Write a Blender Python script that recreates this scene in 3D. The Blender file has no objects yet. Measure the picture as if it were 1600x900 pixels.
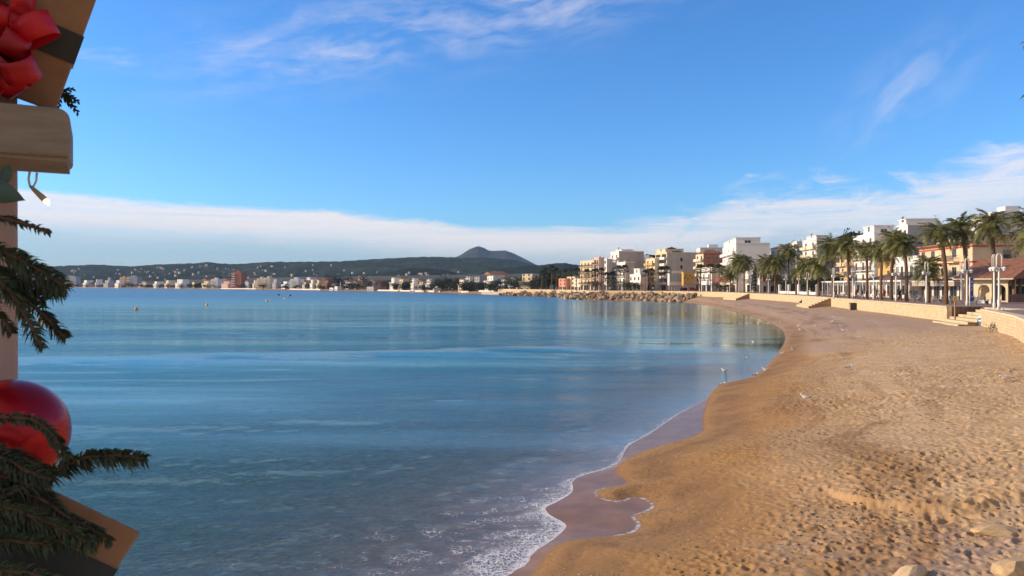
import bpy, bmesh, math, random
import numpy as np
from mathutils import Vector, Matrix
R = math.radians
sc = bpy.context.scene
col = sc.collection
F = 1150.0; CZ = 6.0; HY = 446.0

# ---------------------------------------------------------------- camera
cam_d = bpy.data.cameras.new("camera"); cam = bpy.data.objects.new("camera", cam_d); col.objects.link(cam)
cam.location = (0, 0, CZ); cam.rotation_euler = (R(90 - 0.2), 0, 0)
cam_d.sensor_width = 36; cam_d.lens = 36 * F / 1600
cam_d.clip_start = 0.05; cam_d.clip_end = 30000
cam_d.dof.use_dof = True; cam_d.dof.focus_distance = 45; cam_d.dof.aperture_fstop = 13
sc.camera = cam
sc.view_settings.view_transform = 'Standard'; sc.view_settings.look = 'None'
sc.view_settings.exposure = 0.02; sc.view_settings.gamma = 1
sc.cycles.max_bounces = 6; sc.cycles.diffuse_bounces = 2; sc.cycles.glossy_bounces = 3
sc.cycles.transparent_max_bounces = 8; sc.cycles.volume_bounces = 0
sc.cycles.use_denoising = True

# ---------------------------------------------------------------- sun
SUN_EL, SUN_AZ = 20.0, -84.0          # azimuth measured from +Y towards +X
sd = Vector((math.sin(R(SUN_AZ)) * math.cos(R(SUN_EL)), math.cos(R(SUN_AZ)) * math.cos(R(SUN_EL)), math.sin(R(SUN_EL))))
sun_d = bpy.data.lights.new("sun", 'SUN'); sun = bpy.data.objects.new("sun", sun_d); col.objects.link(sun)
sun_d.energy = 5.0; sun_d.angle = R(0.5); sun_d.color = (1.0, 0.76, 0.50)
sun.rotation_euler = (-sd).to_track_quat('-Z', 'Y').to_euler()

# ---------------------------------------------------------------- world
class NT:
    def __init__(s, nt): s.nt = nt; s.n = nt.nodes; s.l = nt.links
    def new(s, t, **kw):
        n = s.n.new(t)
        for k, v in kw.items(): setattr(n, k, v)
        return n
    def link(s, a, b): s.l.new(a, b)
    def put(s, sock, v):
        if isinstance(v, bpy.types.NodeSocket): s.l.new(v, sock)
        else:
            if hasattr(sock.default_value, '__len__') and not hasattr(v, '__len__'): v = (v,) * len(sock.default_value)
            if hasattr(sock.default_value, '__len__') and len(sock.default_value) == 4 and len(v) == 3: v = (*v, 1)
            sock.default_value = v
    def m(s, op, a, b=0.0, c=0.0, clamp=False):
        n = s.new('ShaderNodeMath', operation=op, use_clamp=clamp)
        s.put(n.inputs[0], a); s.put(n.inputs[1], b)
        if op in ('MULTIPLY_ADD', 'SMOOTH_MIN'): s.put(n.inputs[2], c)
        return n.outputs[0]
    def ss(s, v, a, b, o0=0.0, o1=1.0):
        n = s.new('ShaderNodeMapRange', interpolation_type='SMOOTHSTEP')
        s.put(n.inputs[0], v); s.put(n.inputs[1], a); s.put(n.inputs[2], b); s.put(n.inputs[3], o0); s.put(n.inputs[4], o1)
        return n.outputs[0]
    def lin(s, v, a, b, o0=0.0, o1=1.0):
        n = s.new('ShaderNodeMapRange'); 
        s.put(n.inputs[0], v); s.put(n.inputs[1], a); s.put(n.inputs[2], b); s.put(n.inputs[3], o0); s.put(n.inputs[4], o1)
        return n.outputs[0]
    def mix(s, f, a, b):
        n = s.new('ShaderNodeMix', data_type='RGBA'); s.put(n.inputs[0], f); s.put(n.inputs[6], a); s.put(n.inputs[7], b)
        return n.outputs[2]
    def noise(s, vec, scale, detail=4, rough=0.55, dist=0.0, out='Fac', kind=None):
        n = s.new('ShaderNodeTexNoise'); s.put(n.inputs['Scale'], scale); n.inputs['Detail'].default_value = detail
        n.inputs['Roughness'].default_value = rough; n.inputs['Distortion'].default_value = dist
        if vec is not None: s.link(vec, n.inputs['Vector'])
        return n.outputs[out]
    def vor(s, vec, scale, feature='F1', rnd=1.0, out='Distance'):
        n = s.new('ShaderNodeTexVoronoi', feature=feature); s.put(n.inputs['Scale'], scale); n.inputs['Randomness'].default_value = rnd
        if vec is not None: s.link(vec, n.inputs['Vector'])
        return n.outputs[out]
    def mapv(s, vec, sc3=(1, 1, 1), rot=(0, 0, 0), loc=(0, 0, 0)):
        n = s.new('ShaderNodeMapping'); s.link(vec, n.inputs[0]); n.inputs[1].default_value = loc; n.inputs[2].default_value = rot; n.inputs[3].default_value = sc3
        return n.outputs[0]
    def comb(s, x, y, z=0.0):
        n = s.new('ShaderNodeCombineXYZ'); s.put(n.inputs[0], x); s.put(n.inputs[1], y); s.put(n.inputs[2], z); return n.outputs[0]
    def attr(s, name):
        return s.new('ShaderNodeAttribute', attribute_name=name).outputs['Fac']
    def bump(s, h, strength=0.5, dist=0.1, nrm=None):
        n = s.new('ShaderNodeBump'); s.put(n.inputs['Strength'], strength); s.put(n.inputs['Distance'], dist); s.link(h, n.inputs['Height'])
        if nrm is not None: s.link(nrm, n.inputs['Normal'])
        return n.outputs[0]

w = bpy.data.worlds.new("World"); sc.world = w; w.use_nodes = True
W = NT(w.node_tree); w.node_tree.nodes.clear()
sky = W.new('ShaderNodeTexSky', sky_type='NISHITA'); sky.sun_disc = False
sky.sun_elevation = R(SUN_EL); sky.sun_rotation = R(SUN_AZ); sky.altitude = 0
sky.air_density = 1.0; sky.dust_density = 0.4; sky.ozone_density = 3.0
hs = W.new('ShaderNodeHueSaturation'); hs.inputs['Saturation'].default_value = 1.15; W.link(sky.outputs[0], hs.inputs['Color'])
gi = W.new('ShaderNodeTexCoord'); sep = W.new('ShaderNodeSeparateXYZ'); W.link(gi.outputs['Generated'], sep.inputs[0])
sx, sy, sz = sep.outputs
az = W.m('MULTIPLY', W.m('ARCTAN2', sx, sy), 57.2958)
el = W.m('MULTIPLY', W.m('ARCSINE', sz), 57.2958)
def gauss(v, c, wd):
    t = W.m('DIVIDE', W.m('SUBTRACT', v, c), wd)
    return W.m('POWER', 2.718, W.m('MULTIPLY', W.m('MULTIPLY', t, t), -1.0))
# low cloud bank: its top edge by azimuth
edge = W.new('ShaderNodeFloatCurve'); cv = edge.mapping.curves[0]
W.link(W.lin(az, -60, 60), edge.inputs['Value'])
for i, (a, e) in enumerate([(-60, 6.6), (-34, 6.5), (-16, 5.7), (0, 4.6), (8, 4.8), (14, 5.6), (18, 7.4), (22, 7.4), (27, 6.9), (31, 8.0), (35, 8.9), (60, 8)]):
    px_, py_ = (a + 60) / 120, e / 15
    if i == 0: cv.points[0].location = (px_, py_)
    elif i == 11: cv.points[1].location = (px_, py_)
    else: cv.points.new(px_, py_)
edge.mapping.update()
top = W.m('MULTIPLY', edge.outputs[0], 15.0)
cv1 = W.comb(W.m('MULTIPLY', az, 0.055), W.m('MULTIPLY', el, 0.28), 0.0)
n1 = W.noise(cv1, 2.2, 7, 0.6, 0.6)
n2 = W.noise(W.comb(W.m('MULTIPLY', az, 0.16), W.m('MULTIPLY', el, 0.5), 3.0), 1.6, 7, 0.6, 0.8)
rightw = W.ss(az, 4, 16)
h = W.m('SUBTRACT', top, el)            # degrees below the top edge
h = W.m('ADD', h, W.m('MULTIPLY', W.m('SUBTRACT', n1, 0.5), W.lin(rightw, 0, 1, 1.6, 3.5)))
h = W.m('ADD', h, W.m('MULTIPLY', W.m('SUBTRACT', n2, 0.5), W.lin(rightw, 0, 1, 0.4, 5.6)))
bank = W.ss(h, W.lin(rightw, 0, 1, -0.1, -0.5), W.lin(rightw, 0, 1, 0.55, 1.9))
low = W.ss(h, W.lin(rightw, 0, 1, 0.7, 1.5), W.lin(rightw, 0, 1, 4.2, 6.5))
stri = W.noise(W.comb(W.m('MULTIPLY', az, 0.03), W.m('MULTIPLY', el, 1.3), 7.0), 1.5, 5, 0.6, 0.4)
opac = W.m('MULTIPLY', bank, W.lin(low, 0, 1, W.lin(rightw, 0, 1, 0.88, 0.74), 0.62))
opac = W.m('MULTIPLY', opac, W.ss(stri, 0.25, 0.6, 0.62, 1.0))
# high streaks
line = W.m('SUBTRACT', el, W.m('MULTIPLY_ADD', az, 0.21, 19.9))
warp = W.noise(W.comb(W.m('MULTIPLY', az, 0.10), W.m('MULTIPLY', el, 0.12), 1.0), 1.3, 3)
sv = W.comb(W.m('ADD', W.m('MULTIPLY', az, 0.09), W.m('MULTIPLY', el, 0.10)), W.m('ADD', W.m('MULTIPLY', line, 0.42), W.m('MULTIPLY', warp, 1.0)), 2.0)
n3 = W.noise(sv, 1.5, 8, 0.62, 0.25)
m3 = W.m('MULTIPLY', gauss(line, 0.6, 2.6), W.m('MULTIPLY', W.ss(az, -31, -14), W.ss(az, 26, 4)))
st1 = W.m('MULTIPLY', W.ss(n3, 0.36, 0.80), W.m('MULTIPLY', m3, 0.50))
m4 = W.m('MULTIPLY', gauss(W.m('SUBTRACT', az, W.m('MULTIPLY', W.m('SUBTRACT', el, 13.2), 0.7)), 28.2, 2.9), gauss(el, 13.2, 3.0))
n4 = W.noise(W.comb(W.m('MULTIPLY', az, 0.28), W.m('SUBTRACT', W.m('MULTIPLY', el, 0.4), W.m('MULTIPLY', az, 0.22)), 9.0), 1.2, 8, 0.6, 0.3)
st2 = W.m('MULTIPLY', W.ss(n4, 0.36, 0.72), W.m('MULTIPLY', m4, 0.24))
m5 = W.m('MULTIPLY', gauss(el, 15.2, 1.2), gauss(az, -27, 5)); st3 = W.m('MULTIPLY', W.ss(n3, 0.45, 0.8), W.m('MULTIPLY', m5, 0.4))
cl = W.m('MAXIMUM', W.m('MAXIMUM', opac, st1), W.m('MAXIMUM', st2, st3))
warm = W.mix(W.ss(low, 0, 1), (8.4, 7.6, 7.4), (4.3, 4.9, 5.7))
tn = W.new('ShaderNodeMix', data_type='RGBA', blend_type='MULTIPLY'); tn.inputs[0].default_value = 1; W.link(hs.outputs[0], tn.inputs[6]); tn.inputs[7].default_value = (0.80, 1.26, 1.72, 1)
skyc = W.mix(W.m('MULTIPLY', cl, 1.0, clamp=True), tn.outputs[2], warm)
# unseen warm cloud added behind the viewer to neutralise the blue fill light
nback = W.noise(gi.outputs['Generated'], 2.2, 5, 0.6)
back = W.m('MULTIPLY', W.ss(sy, 0.10, -0.25), W.m('MULTIPLY', W.ss(sz, 0.0, 0.08), W.ss(nback, 0.30, 0.55)))
skyc = W.mix(W.m('MULTIPLY', back, 0.9), skyc, (3.9, 3.3, 2.9))
bg = W.new('ShaderNodeBackground'); W.link(skyc, bg.inputs[0]); bg.inputs[1].default_value = 0.127
wo = W.new('ShaderNodeOutputWorld'); W.link(bg.outputs[0], wo.inputs[0])

# ---------------------------------------------------------------- helpers
def tag(o, label=None, cat=None, group=None, kind=None):
    if label: o['label'] = label
    if cat: o['category'] = cat; o['kind'] = 'thing'
    if group: o['group'] = group
    if kind: o['kind'] = kind
    return o
def empty(name, loc, rz=0, label=None, cat=None, group=None):
    o = bpy.data.objects.new(name, None); col.objects.link(o); o.location = loc; o.rotation_euler = (0, 0, rz)
    o.empty_display_size = 0.2
    return tag(o, label, cat, group)
class MB:
    def __init__(s): s.v = []; s.f = []; s.mi = []; s.sm = []
    def face(s, idx, m=0, smooth=False): s.f.append(tuple(idx)); s.mi.append(m); s.sm.append(smooth)
    def poly(s, pts, m=0, smooth=False):
        b = len(s.v); s.v += [tuple(p) for p in pts]; s.face(range(b, b + len(pts)), m, smooth)
    def box(s, x0, x1, y0, y1, z0, z1, m=0):
        b = len(s.v)
        s.v += [(x0, y0, z0), (x1, y0, z0), (x1, y1, z0), (x0, y1, z0), (x0, y0, z1), (x1, y0, z1), (x1, y1, z1), (x0, y1, z1)]
        for q in ((3, 2, 1, 0), (4, 5, 6, 7), (0, 1, 5, 4), (1, 2, 6, 5), (2, 3, 7, 6), (3, 0, 4, 7)): s.face([b + i for i in q], m)
    def tube(s, pts, rad, n=8, m=0, smooth=True, cap=True):
        pts = [Vector(p) for p in pts]; rings = []
        if not hasattr(rad, '__len__'): rad = [rad] * len(pts)
        up = Vector((0.13, 0.31, 0.94)).normalized()
        for i, p in enumerate(pts):
            t = (pts[min(i + 1, len(pts) - 1)] - pts[max(i - 1, 0)]).normalized()
            a = t.cross(up); 
            if a.length < 1e-3: a = t.cross(Vector((1, 0, 0)))
            a.normalize(); c = a.cross(t)
            b = len(s.v)
            for k in range(n):
                th = 2 * math.pi * k / n
                s.v.append(tuple(p + (a * math.cos(th) + c * math.sin(th)) * rad[i]))
            rings.append(b)
        for i in range(len(rings) - 1):
            for k in range(n):
                s.face((rings[i] + k, rings[i] + (k + 1) % n, rings[i + 1] + (k + 1) % n, rings[i + 1] + k), m, smooth)
        if cap:
            s.face([rings[0] + k for k in range(n)][::-1], m); s.face([rings[-1] + k for k in range(n)], m)
    def lathe(s, prof, n=16, m=0, c=(0, 0, 0), smooth=True):
        rings = []
        for r, z in prof:
            b = len(s.v)
            for k in range(n):
                th = 2 * math.pi * k / n; s.v.append((c[0] + r * math.cos(th), c[1] + r * math.sin(th), c[2] + z))
            rings.append(b)
        for i in range(len(rings) - 1):
            for k in range(n): s.face((rings[i] + k, rings[i] + (k + 1) % n, rings[i + 1] + (k + 1) % n, rings[i + 1] + k), m, smooth)
        s.face([rings[0] + k for k in range(n)][::-1], m); s.face([rings[-1] + k for k in range(n)], m)
    def prism(s, prof, y0, y1, m=0):      # prof = closed (x,z) outline, extruded along y
        b = len(s.v); n = len(prof)
        s.v += [(x, y0, z) for x, z in prof] + [(x, y1, z) for x, z in prof]
        s.face([b + i for i in range(n)][::-1] if False else [b + i for i in range(n)], m); s.face([b + n + i for i in range(n)][::-1], m)
        for i in range(n):
            j = (i + 1) % n; s.face((b + j, b + i, b + n + i, b + n + j), m)
    def mesh(s, name, mats):
        me = bpy.data.meshes.new(name); me.from_pydata(s.v, [], s.f)
        for mt in (mats if isinstance(mats, (list, tuple)) else [mats]): me.materials.append(mt)
        me.polygons.foreach_set('material_index', s.mi); me.polygons.foreach_set('use_smooth', s.sm); me.update()
        return me
    def build(s, name, mats, parent=None, loc=None):
        return link(name, s.mesh(name, mats), parent, loc)
def link(name, me, parent=None, loc=None, rz=None, scale=None):
    o = bpy.data.objects.new(name, me); col.objects.link(o)
    if parent: o.parent = parent
    if loc is not None: o.location = loc
    if rz is not None: o.rotation_euler = (0, 0, rz)
    if scale is not None: o.scale = scale if hasattr(scale, '__len__') else (scale,) * 3
    return o
KIDS = {}
def copy_tree(o, parent=None):
    c = o.copy(); col.objects.link(c)
    if parent: c.parent = parent
    for ch in [x for x in o.children]: copy_tree(ch, c)
    return c

def X(px, Y): return (px - 800) / F * Y
def P(px, py, Y): return Vector((X(px, Y), Y, CZ - (py - HY) / F * Y))
def G(px, py, z=0.0):
    Y = (CZ - z) * F / (py - HY); return (X(px, Y), Y)

def mat(name, c, rough=0.7, var=0.0, vscale=3.0, bump=0.0, bscale=8.0, metal=0.0, c2=None, spec=0.5, coat=0.0, emit=None, sub=0.0, bdist=0.02):
    m = bpy.data.materials.new(name); m.use_nodes = True; T = NT(m.node_tree)
    b = m.node_tree.nodes['Principled BSDF']
    b.inputs['Roughness'].default_value = rough; b.inputs['Metallic'].default_value = metal
    b.inputs['Specular IOR Level'].default_value = spec
    if coat: b.inputs['Coat Weight'].default_value = coat; b.inputs['Coat Roughness'].default_value = 0.1
    tc = T.new('ShaderNodeTexCoord').outputs['Object']
    oi = T.new('ShaderNodeObjectInfo').outputs['Random']
    if var or c2:
        n = T.noise(tc, vscale, 5, 0.6)
        n = T.m('ADD', n, T.m('MULTIPLY', T.m('SUBTRACT', oi, 0.5), 0.25))
        f = T.ss(n, 0.3, 0.7)
        lo = tuple(x * (1 - var) for x in c); hi = c2 if c2 else tuple(min(1, x * (1 + var)) for x in c)
        T.link(T.mix(f, lo, hi), b.inputs['Base Color'])
    else: b.inputs['Base Color'].default_value = (*c, 1)
    if bump:
        T.link(T.bump(T.noise(tc, bscale, 6, 0.6), bump, bdist), b.inputs['Normal'])
    if emit: b.inputs['Emission Color'].default_value = (*emit[:3], 1); b.inputs['Emission Strength'].default_value = emit[3]
    return m

# ---------------------------------------------------------------- coast lines (world metres, x right, y away)
wl_px = [(800, 895), (825, 884), (831, 866), (862, 847), (887, 825), (881, 817), (862, 808), (853, 800), (852, 793), (871, 785), (893, 772), (896, 765), (893, 751),
         (918, 741), (940, 736), (962, 729), (971, 719), (977, 704), (984, 695), (1018, 677), (1041, 660), (1064, 645), (1090, 632), (1105, 623)]
sl_px = [(831, 900), (843, 878), (862, 856), (893, 844), (940, 841), (985, 836), (999, 826), (999, 818), (987, 807), (1010, 801), (1022, 794), (1017, 785), (1000, 778),
         (985, 779), (968, 785), (950, 783), (934, 778), (929, 769), (949, 763), (983, 757), (968, 746), (960, 737), (965, 728), (987, 713), (1033, 696), (1080, 685), (1100, 673), (1096, 657), (1100, 639), (1108, 620)]
common = [G(1118, 606), G(1140, 598), G(1165, 594), G(1185, 586), G(1205, 567), G(1222, 545), G(1229, 530), G(1225, 517), G(1208, 506), G(1185, 497), G(1150, 487), G(1110, 478), G(1080, 473.5),
          (58, 283), (50, 286), (40, 300), (32, 312), (31.5, 350), (29, 372), (22, 395), (10, 418), (-2, 440), (-15, 490), (-30, 505), (-48, 545), G(660, 457.2), G(620, 456.2), G(570, 455.4), G(510, 454.4), G(430, 453.3), G(360, 452.5),
          G(280, 451.6), G(190, 450.7), G(108, 449.9), (-1500, 2150), (-2400, 2500), (-4500, 2900), (-9500, 3000)]
start = [(-4, -3000), (-4, -40), (-3.4, 0), (-2.5, 8), (-1.2, 12.5)]
closing = [(-9500, 12000), (12000, 12000), (12000, -3000)]
WLINE = start + [G(a, b) for a, b in wl_px] + common
SLINE = [(-3.7, -3000), (-3.7, -40), (-3.0, 0), (-2.1, 8), (-0.6, 12.5)] + [G(a, b, 0.05) for a, b in sl_px] + common
WALL_A = [(17, -60), (17.5, 5), (20, 20), (24.3, 30), (30, 41), (37.6, 54), (45.0, 69.6)]
WALL_B = [(47.0, 78.5), (49.3, 88), (55.2, 117.5), (61, 145), (65.6, 172), (68.5, 203), (70.5, 240), (68, 266), (60, 290), (50, 301), (38, 312.5), (34, 318)]
WALL_C = [(34, 318), (35.5, 352), (32, 378), (25, 402), (12, 426), (1, 447), (-9, 494)]
WALL_ALL = WALL_A + WALL_B

def chaikin(L, it=2):
    L = [tuple(p) for p in L]
    for _ in range(it):
        o = [L[0]]
        for a, b_ in zip(L[:-1], L[1:]): o += [(a[0] * .75 + b_[0] * .25, a[1] * .75 + b_[1] * .25), (a[0] * .25 + b_[0] * .75, a[1] * .25 + b_[1] * .75)]
        L = o + [L[-1]]
    return L
_n = len(start); WLINE = WLINE[:_n - 1] + chaikin(WLINE[_n - 1:-12], 1) + WLINE[-12:]; SLINE = SLINE[:_n - 1] + chaikin(SLINE[_n - 1:-12], 1) + SLINE[-12:]
def segdist(pts, line):
    pts = np.asarray(pts, float); best = np.full(len(pts), 1e18)
    L = np.asarray(line, float)
    for i in range(len(L) - 1):
        a = L[i]; d = L[i + 1] - a; q = (d * d).sum() + 1e-12
        t = np.clip(((pts - a) @ d) / q, 0, 1)
        e = pts - a - t[:, None] * d
        best = np.minimum(best, (e * e).sum(1))
    return np.sqrt(best)
def inside(pts, poly):
    x = pts[:, 0]; y = pts[:, 1]; L = np.asarray(poly, float); c = np.zeros(len(pts), bool); j = len(L) - 1
    for i in range(len(L)):
        xi, yi = L[i]; xj, yj = L[j]
        if yi != yj:
            c ^= ((yi > y) != (yj > y)) & (x < (xj - xi) * (y - yi) / (yj - yi) + xi)
        j = i
    return c
def smooth(a, b, x):
    t = np.clip((x - a) / (b - a), 0, 1); return t * t * (3 - 2 * t)
def hash2(ix, iy, k=0):
    v = np.sin(ix * 127.1 + iy * 311.7 + k * 74.7) * 43758.5453; return v - np.floor(v)
def vnoise(x, y, k=0):
    ix = np.floor(x); iy = np.floor(y); fx = x - ix; fy = y - iy; fx = fx * fx * (3 - 2 * fx); fy = fy * fy * (3 - 2 * fy)
    a = hash2(ix, iy, k); b = hash2(ix + 1, iy, k); c = hash2(ix, iy + 1, k); d = hash2(ix + 1, iy + 1, k)
    return a + (b - a) * fx + (c - a) * fy + (a - b - c + d) * fx * fy
def fbm(x, y, o=4, k=0):
    s = 0; a = 0.5; t = 0
    for i in range(o): s = s + a * vnoise(x * 2 ** i, y * 2 ** i, k + i); t += a; a *= 0.5
    return s / t
SCARP = [G(1290, 752, 1.15), G(1330, 770, 1.15), G(1380, 784, 1.15), G(1430, 795, 1.15), G(1480, 806, 1.15), G(1520, 808, 1.15), G(1560, 802, 1.15), G(1620, 800, 1.15), G(1700, 800, 1.15)]
def dimples(x, y, cell, rad, k, dens):
    z = np.zeros_like(x); cx = np.floor(x / cell); cy = np.floor(y / cell)
    for i in (-1, 0, 1):
        for j in (-1, 0, 1):
            gx = cx + i; gy = cy + j
            px = (gx + hash2(gx, gy, k)) * cell; py = (gy + hash2(gx, gy, k + 1)) * cell
            th = hash2(gx, gy, k + 2) * 3.14; rr = rad * (0.7 + 0.6 * hash2(gx, gy, k + 3)); on = hash2(gx, gy, k + 4) < dens
            dx = x - px; dy = y - py; u = dx * np.cos(th) + dy * np.sin(th); v = -dx * np.sin(th) + dy * np.cos(th)
            q = (u / rr) ** 2 + (v / (rr * 0.55)) ** 2
            z += on * (-np.exp(-q) + 0.45 * np.exp(-((np.sqrt(q) - 1.6) / 0.5) ** 2))
    return z
def terrain(x, y, full=False):
    x = np.asarray(x, float).ravel(); y = np.asarray(y, float).ravel(); p = np.stack([x, y], 1)
    sW = segdist(p, WLINE) * np.where(inside(p, WLINE + closing), 1, -1)
    sS = segdist(p, SLINE) * np.where(inside(p, SLINE + closing), 1, -1)
    wd = segdist(p, WALL_ALL)
    depth = 3.2 * (1 - np.exp(sW.clip(max=0) * 0.060 / 3.2))
    z = np.where(sW < 0, 0.012 - depth, 0.012 + 0.055 * np.clip(sW / (sW - sS.clip(max=0) + 1e-6), 0, 1))
    s = sS.clip(min=0)
    t = s / (s + wd + 1e-6)
    near = 2.08 * (1 - (1 - t) ** 1.6)
    far = 2.9 * (1 - np.exp(-s / 14))
    wf = smooth(296, 330, y)
    b = near * (1 - wf) + far * wf + np.clip((s - 130) * 0.05, 0, 30)
    z = z + np.where(sS > 0, b, 0)
    # beach relief
    ne = smooth(200, 60, y) * (y > 2)
    amp = smooth(0.3, 3.0, s) * ne
    z = z + amp * 0.16 * (fbm(x * 0.22, y * 0.22, 3, 5) - 0.5) + amp * 0.05 * (fbm(x * 1.1, y * 1.1, 2, 9) - 0.5)
    # small scarp, bottom right
    sdn = segdist(p, SCARP); yl = np.interp(x, [a for a, _ in SCARP], [b_ for _, b_ in SCARP])
    above = y - yl + 0.25 * (fbm(x * 2.2, y * 0.3, 3, 21) - 0.5)
    fade = smooth(SCARP[0][0] - 1.2, SCARP[0][0] + 0.8, x) * smooth(6, 2, sdn)
    z = z + fade * 0.16 * smooth(-0.25, 0.12, above)
    z = z - 0.05 * fade * smooth(0.7, 0, abs(above + 0.9))
    foot = smooth(1.6, 5.5, s) * ne * (0.25 + 0.75 * smooth(0.35, 0.6, fbm(x * 0.12, y * 0.12, 3, 33)))
    foot = foot * smooth(90, 45, y)
    if full:
        z = z + 0.03 * smooth(0, .5, s) * smooth(2.2, .9, s) * ne * fbm(x * 3, y * 3, 3, 71)
        z = z + foot * (0.078 * dimples(x, y, 0.46, 0.125, 1, 0.9) + 0.055 * dimples(x, y, 0.28, 0.075, 7, 0.8))
        rough = smooth(0.45, 0.6, fbm(x * 0.35, y * 0.35, 3, 51))
        z = z + 0.012 * smooth(1.0, 2.5, s) * smooth(50, 25, y) * (fbm(x * 7, y * 7, 2, 61) - 0.5) * 2
    if full: return z, sW, sS, wd, foot
    return z
def tz(x, y): return float(terrain([x], [y])[0])
def hit(px, py):
    """where the ray through a photo point meets the beach"""
    ys = np.exp(np.linspace(math.log(6), math.log(500), 1400)); z = terrain((px - 800) / F * ys, ys); r = CZ - (py - HY) / F * ys
    k = np.argmax(r < np.maximum(z, 0.0)); Y = ys[k]
    return Vector((X(px, Y), Y, max(0.0, z[k])))

def polar(radii, az, fn, name, attrs=None):
    A, Rr = np.meshgrid(az, radii); x = (Rr * np.sin(A)); y = (Rr * np.cos(A))
    out = fn(x.ravel(), y.ravel()); z = out[0]
    n = x.size; me = bpy.data.meshes.new(name)
    co = np.stack([x.ravel(), y.ravel(), z], 1).astype(np.float32)
    na, nr = len(az), len(radii)
    i, j = np.meshgrid(np.arange(nr - 1), np.arange(na - 1), indexing='ij')
    q = np.stack([i * na + j, i * na + j + 1, (i + 1) * na + j + 1, (i + 1) * na + j], -1).reshape(-1, 4)[:, ::-1]
    nf = len(q)
    me.vertices.add(n); me.loops.add(nf * 4); me.polygons.add(nf)
    me.vertices.foreach_set('co', co.ravel()); me.loops.foreach_set('vertex_index', q.ravel().astype(np.int32))
    me.polygons.foreach_set('loop_start', (np.arange(nf) * 4).astype(np.int32)); 
    me.update(calc_edges=True); me.polygons.foreach_set('use_smooth', np.ones(nf, bool))
    for k, v in out[1].items():
        a = me.attributes.new(k, 'FLOAT', 'POINT'); a.data.foreach_set('value', v.astype(np.float32))
    me.update(); return me
def az_steps(inner):   # dense in the picture, coarse all round
    a = list(np.arange(-180, -50, 5.0)) + list(np.arange(-50, -39, 1.0)) + list(inner) + list(np.arange(45, 60, 1.0)) + list(np.arange(60, 180.1, 5.0))
    return np.radians(np.array(a))

# ---------------------------------------------------------------- ground: one sheet
def gfn(x, y):
    z, sW, sS, wd, foot = terrain(x, y, True)
    return z, {'sw': sW, 'ss': sS, 'foot': foot}
inner = list(np.arange(-39, 0, 0.8)) + list(np.arange(0, 45, 0.105))
radii = np.concatenate([np.linspace(0.5, 9, 12), 9 * np.exp(np.arange(1, 660) * 0.0030), 9 * math.exp(659 * 0.003) * np.exp(np.arange(1, 120) * 0.006), ])
radii = np.concatenate([radii, radii[-1] * np.exp(np.arange(1, 260) * 0.0178)]); radii = radii[radii < 8500]
me = polar(radii, az_steps(inner), gfn, 'ground'); gm = bpy.data.materials.new('sand'); me.materials.append(gm)
ground = link('ground', me); tag(ground, 'sandy beach ground with footprints, shells and wet edge', None, None, 'structure')
gm.use_nodes = True; T = NT(gm.node_tree); b = gm.node_tree.nodes['Principled BSDF']
pos = T.new('ShaderNodeNewGeometry').outputs['Position']; spp = T.new('ShaderNodeSeparateXYZ'); T.link(pos, spp.inputs[0]); gx, gy, gz = spp.outputs
ss_, sw_ = T.attr('ss'), T.attr('sw')
nb = T.noise(pos, 0.16, 4, 0.55); nm = T.noise(pos, 1.3, 5, 0.6); nf = T.noise(pos, 14, 6, 0.7); ng = T.noise(pos, 55, 3, 0.7)
gold = T.mix(T.ss(nm, 0.3, 0.7), (0.45, 0.240, 0.080), (0.54, 0.31, 0.112))
dry = T.mix(T.ss(nm, 0.3, 0.7), (0.58, 0.375, 0.185), (0.72, 0.50, 0.275))
grey = T.mix(T.ss(nf, 0.35, 0.65), (0.36, 0.235, 0.155), (0.58, 0.42, 0.29))
c0 = T.mix(T.ss(T.m('ADD', nb, T.m('MULTIPLY', T.m('SUBTRACT', gx, T.m('MULTIPLY', gy, 0.40)), 0.05)), 0.38, 0.68), gold, dry)
farf = T.m('ADD', T.ss(gy, 48, 90), T.m('MULTIPLY', T.m('SUBTRACT', nb, 0.5), 1.2), clamp=True)
patch = T.m('MULTIPLY', T.ss(gy, 16.5, 13.5), T.ss(gx, 4.2, 5.6))          # shelly patch by the boulders
px2 = T.m('SUBTRACT', gx, 26.5); py2 = T.m('SUBTRACT', gy, 66)
patch2 = T.ss(T.m('ADD', T.m('MULTIPLY', px2, px2), T.m('MULTIPLY', T.m('MULTIPLY', py2, py2), 0.06)), 14, 3)
gmask = T.m('MAXIMUM', farf, T.m('MULTIPLY', T.m('MAXIMUM', patch, patch2), T.ss(nm, 0.35, 0.6)))
c1 = T.mix(gmask, c0, grey)
# speckle of dark and light grains
c1 = T.mix(T.m('MULTIPLY', T.ss(ng, 0.60, 0.72), 0.55), c1, (0.20, 0.12, 0.065))
c1 = T.mix(T.m('MULTIPLY', T.ss(nf, 0.60, 0.74), 0.35), c1, (0.24, 0.15, 0.08))
vd = T.vor(pos, 9.0, 'F1'); c1 = T.mix(T.m('MULTIPLY', T.ss(vd, 0.085, 0.05), T.ss(T.noise(pos, 3.1, 2), 0.5, 0.62)), c1, (0.72, 0.62, 0.50))
stw = T.new('ShaderNodeVectorMath', operation='ADD'); T.link(T.comb(T.m('MULTIPLY', ss_, 0.55), T.m('MULTIPLY', gy, 0.07), 4.0), stw.inputs[0]); T.link(T.m('MULTIPLY', nm, 0.35), stw.inputs[1])
stn = T.noise(stw.outputs[0], 1.0, 6, 0.68, 0.5)
c1 = T.mix(T.m('MULTIPLY', T.ss(stn, 0.52, 0.66), T.ss(ss_, 14, 4, 0.15, 0.60)), c1, (0.24, 0.125, 0.055))
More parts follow.
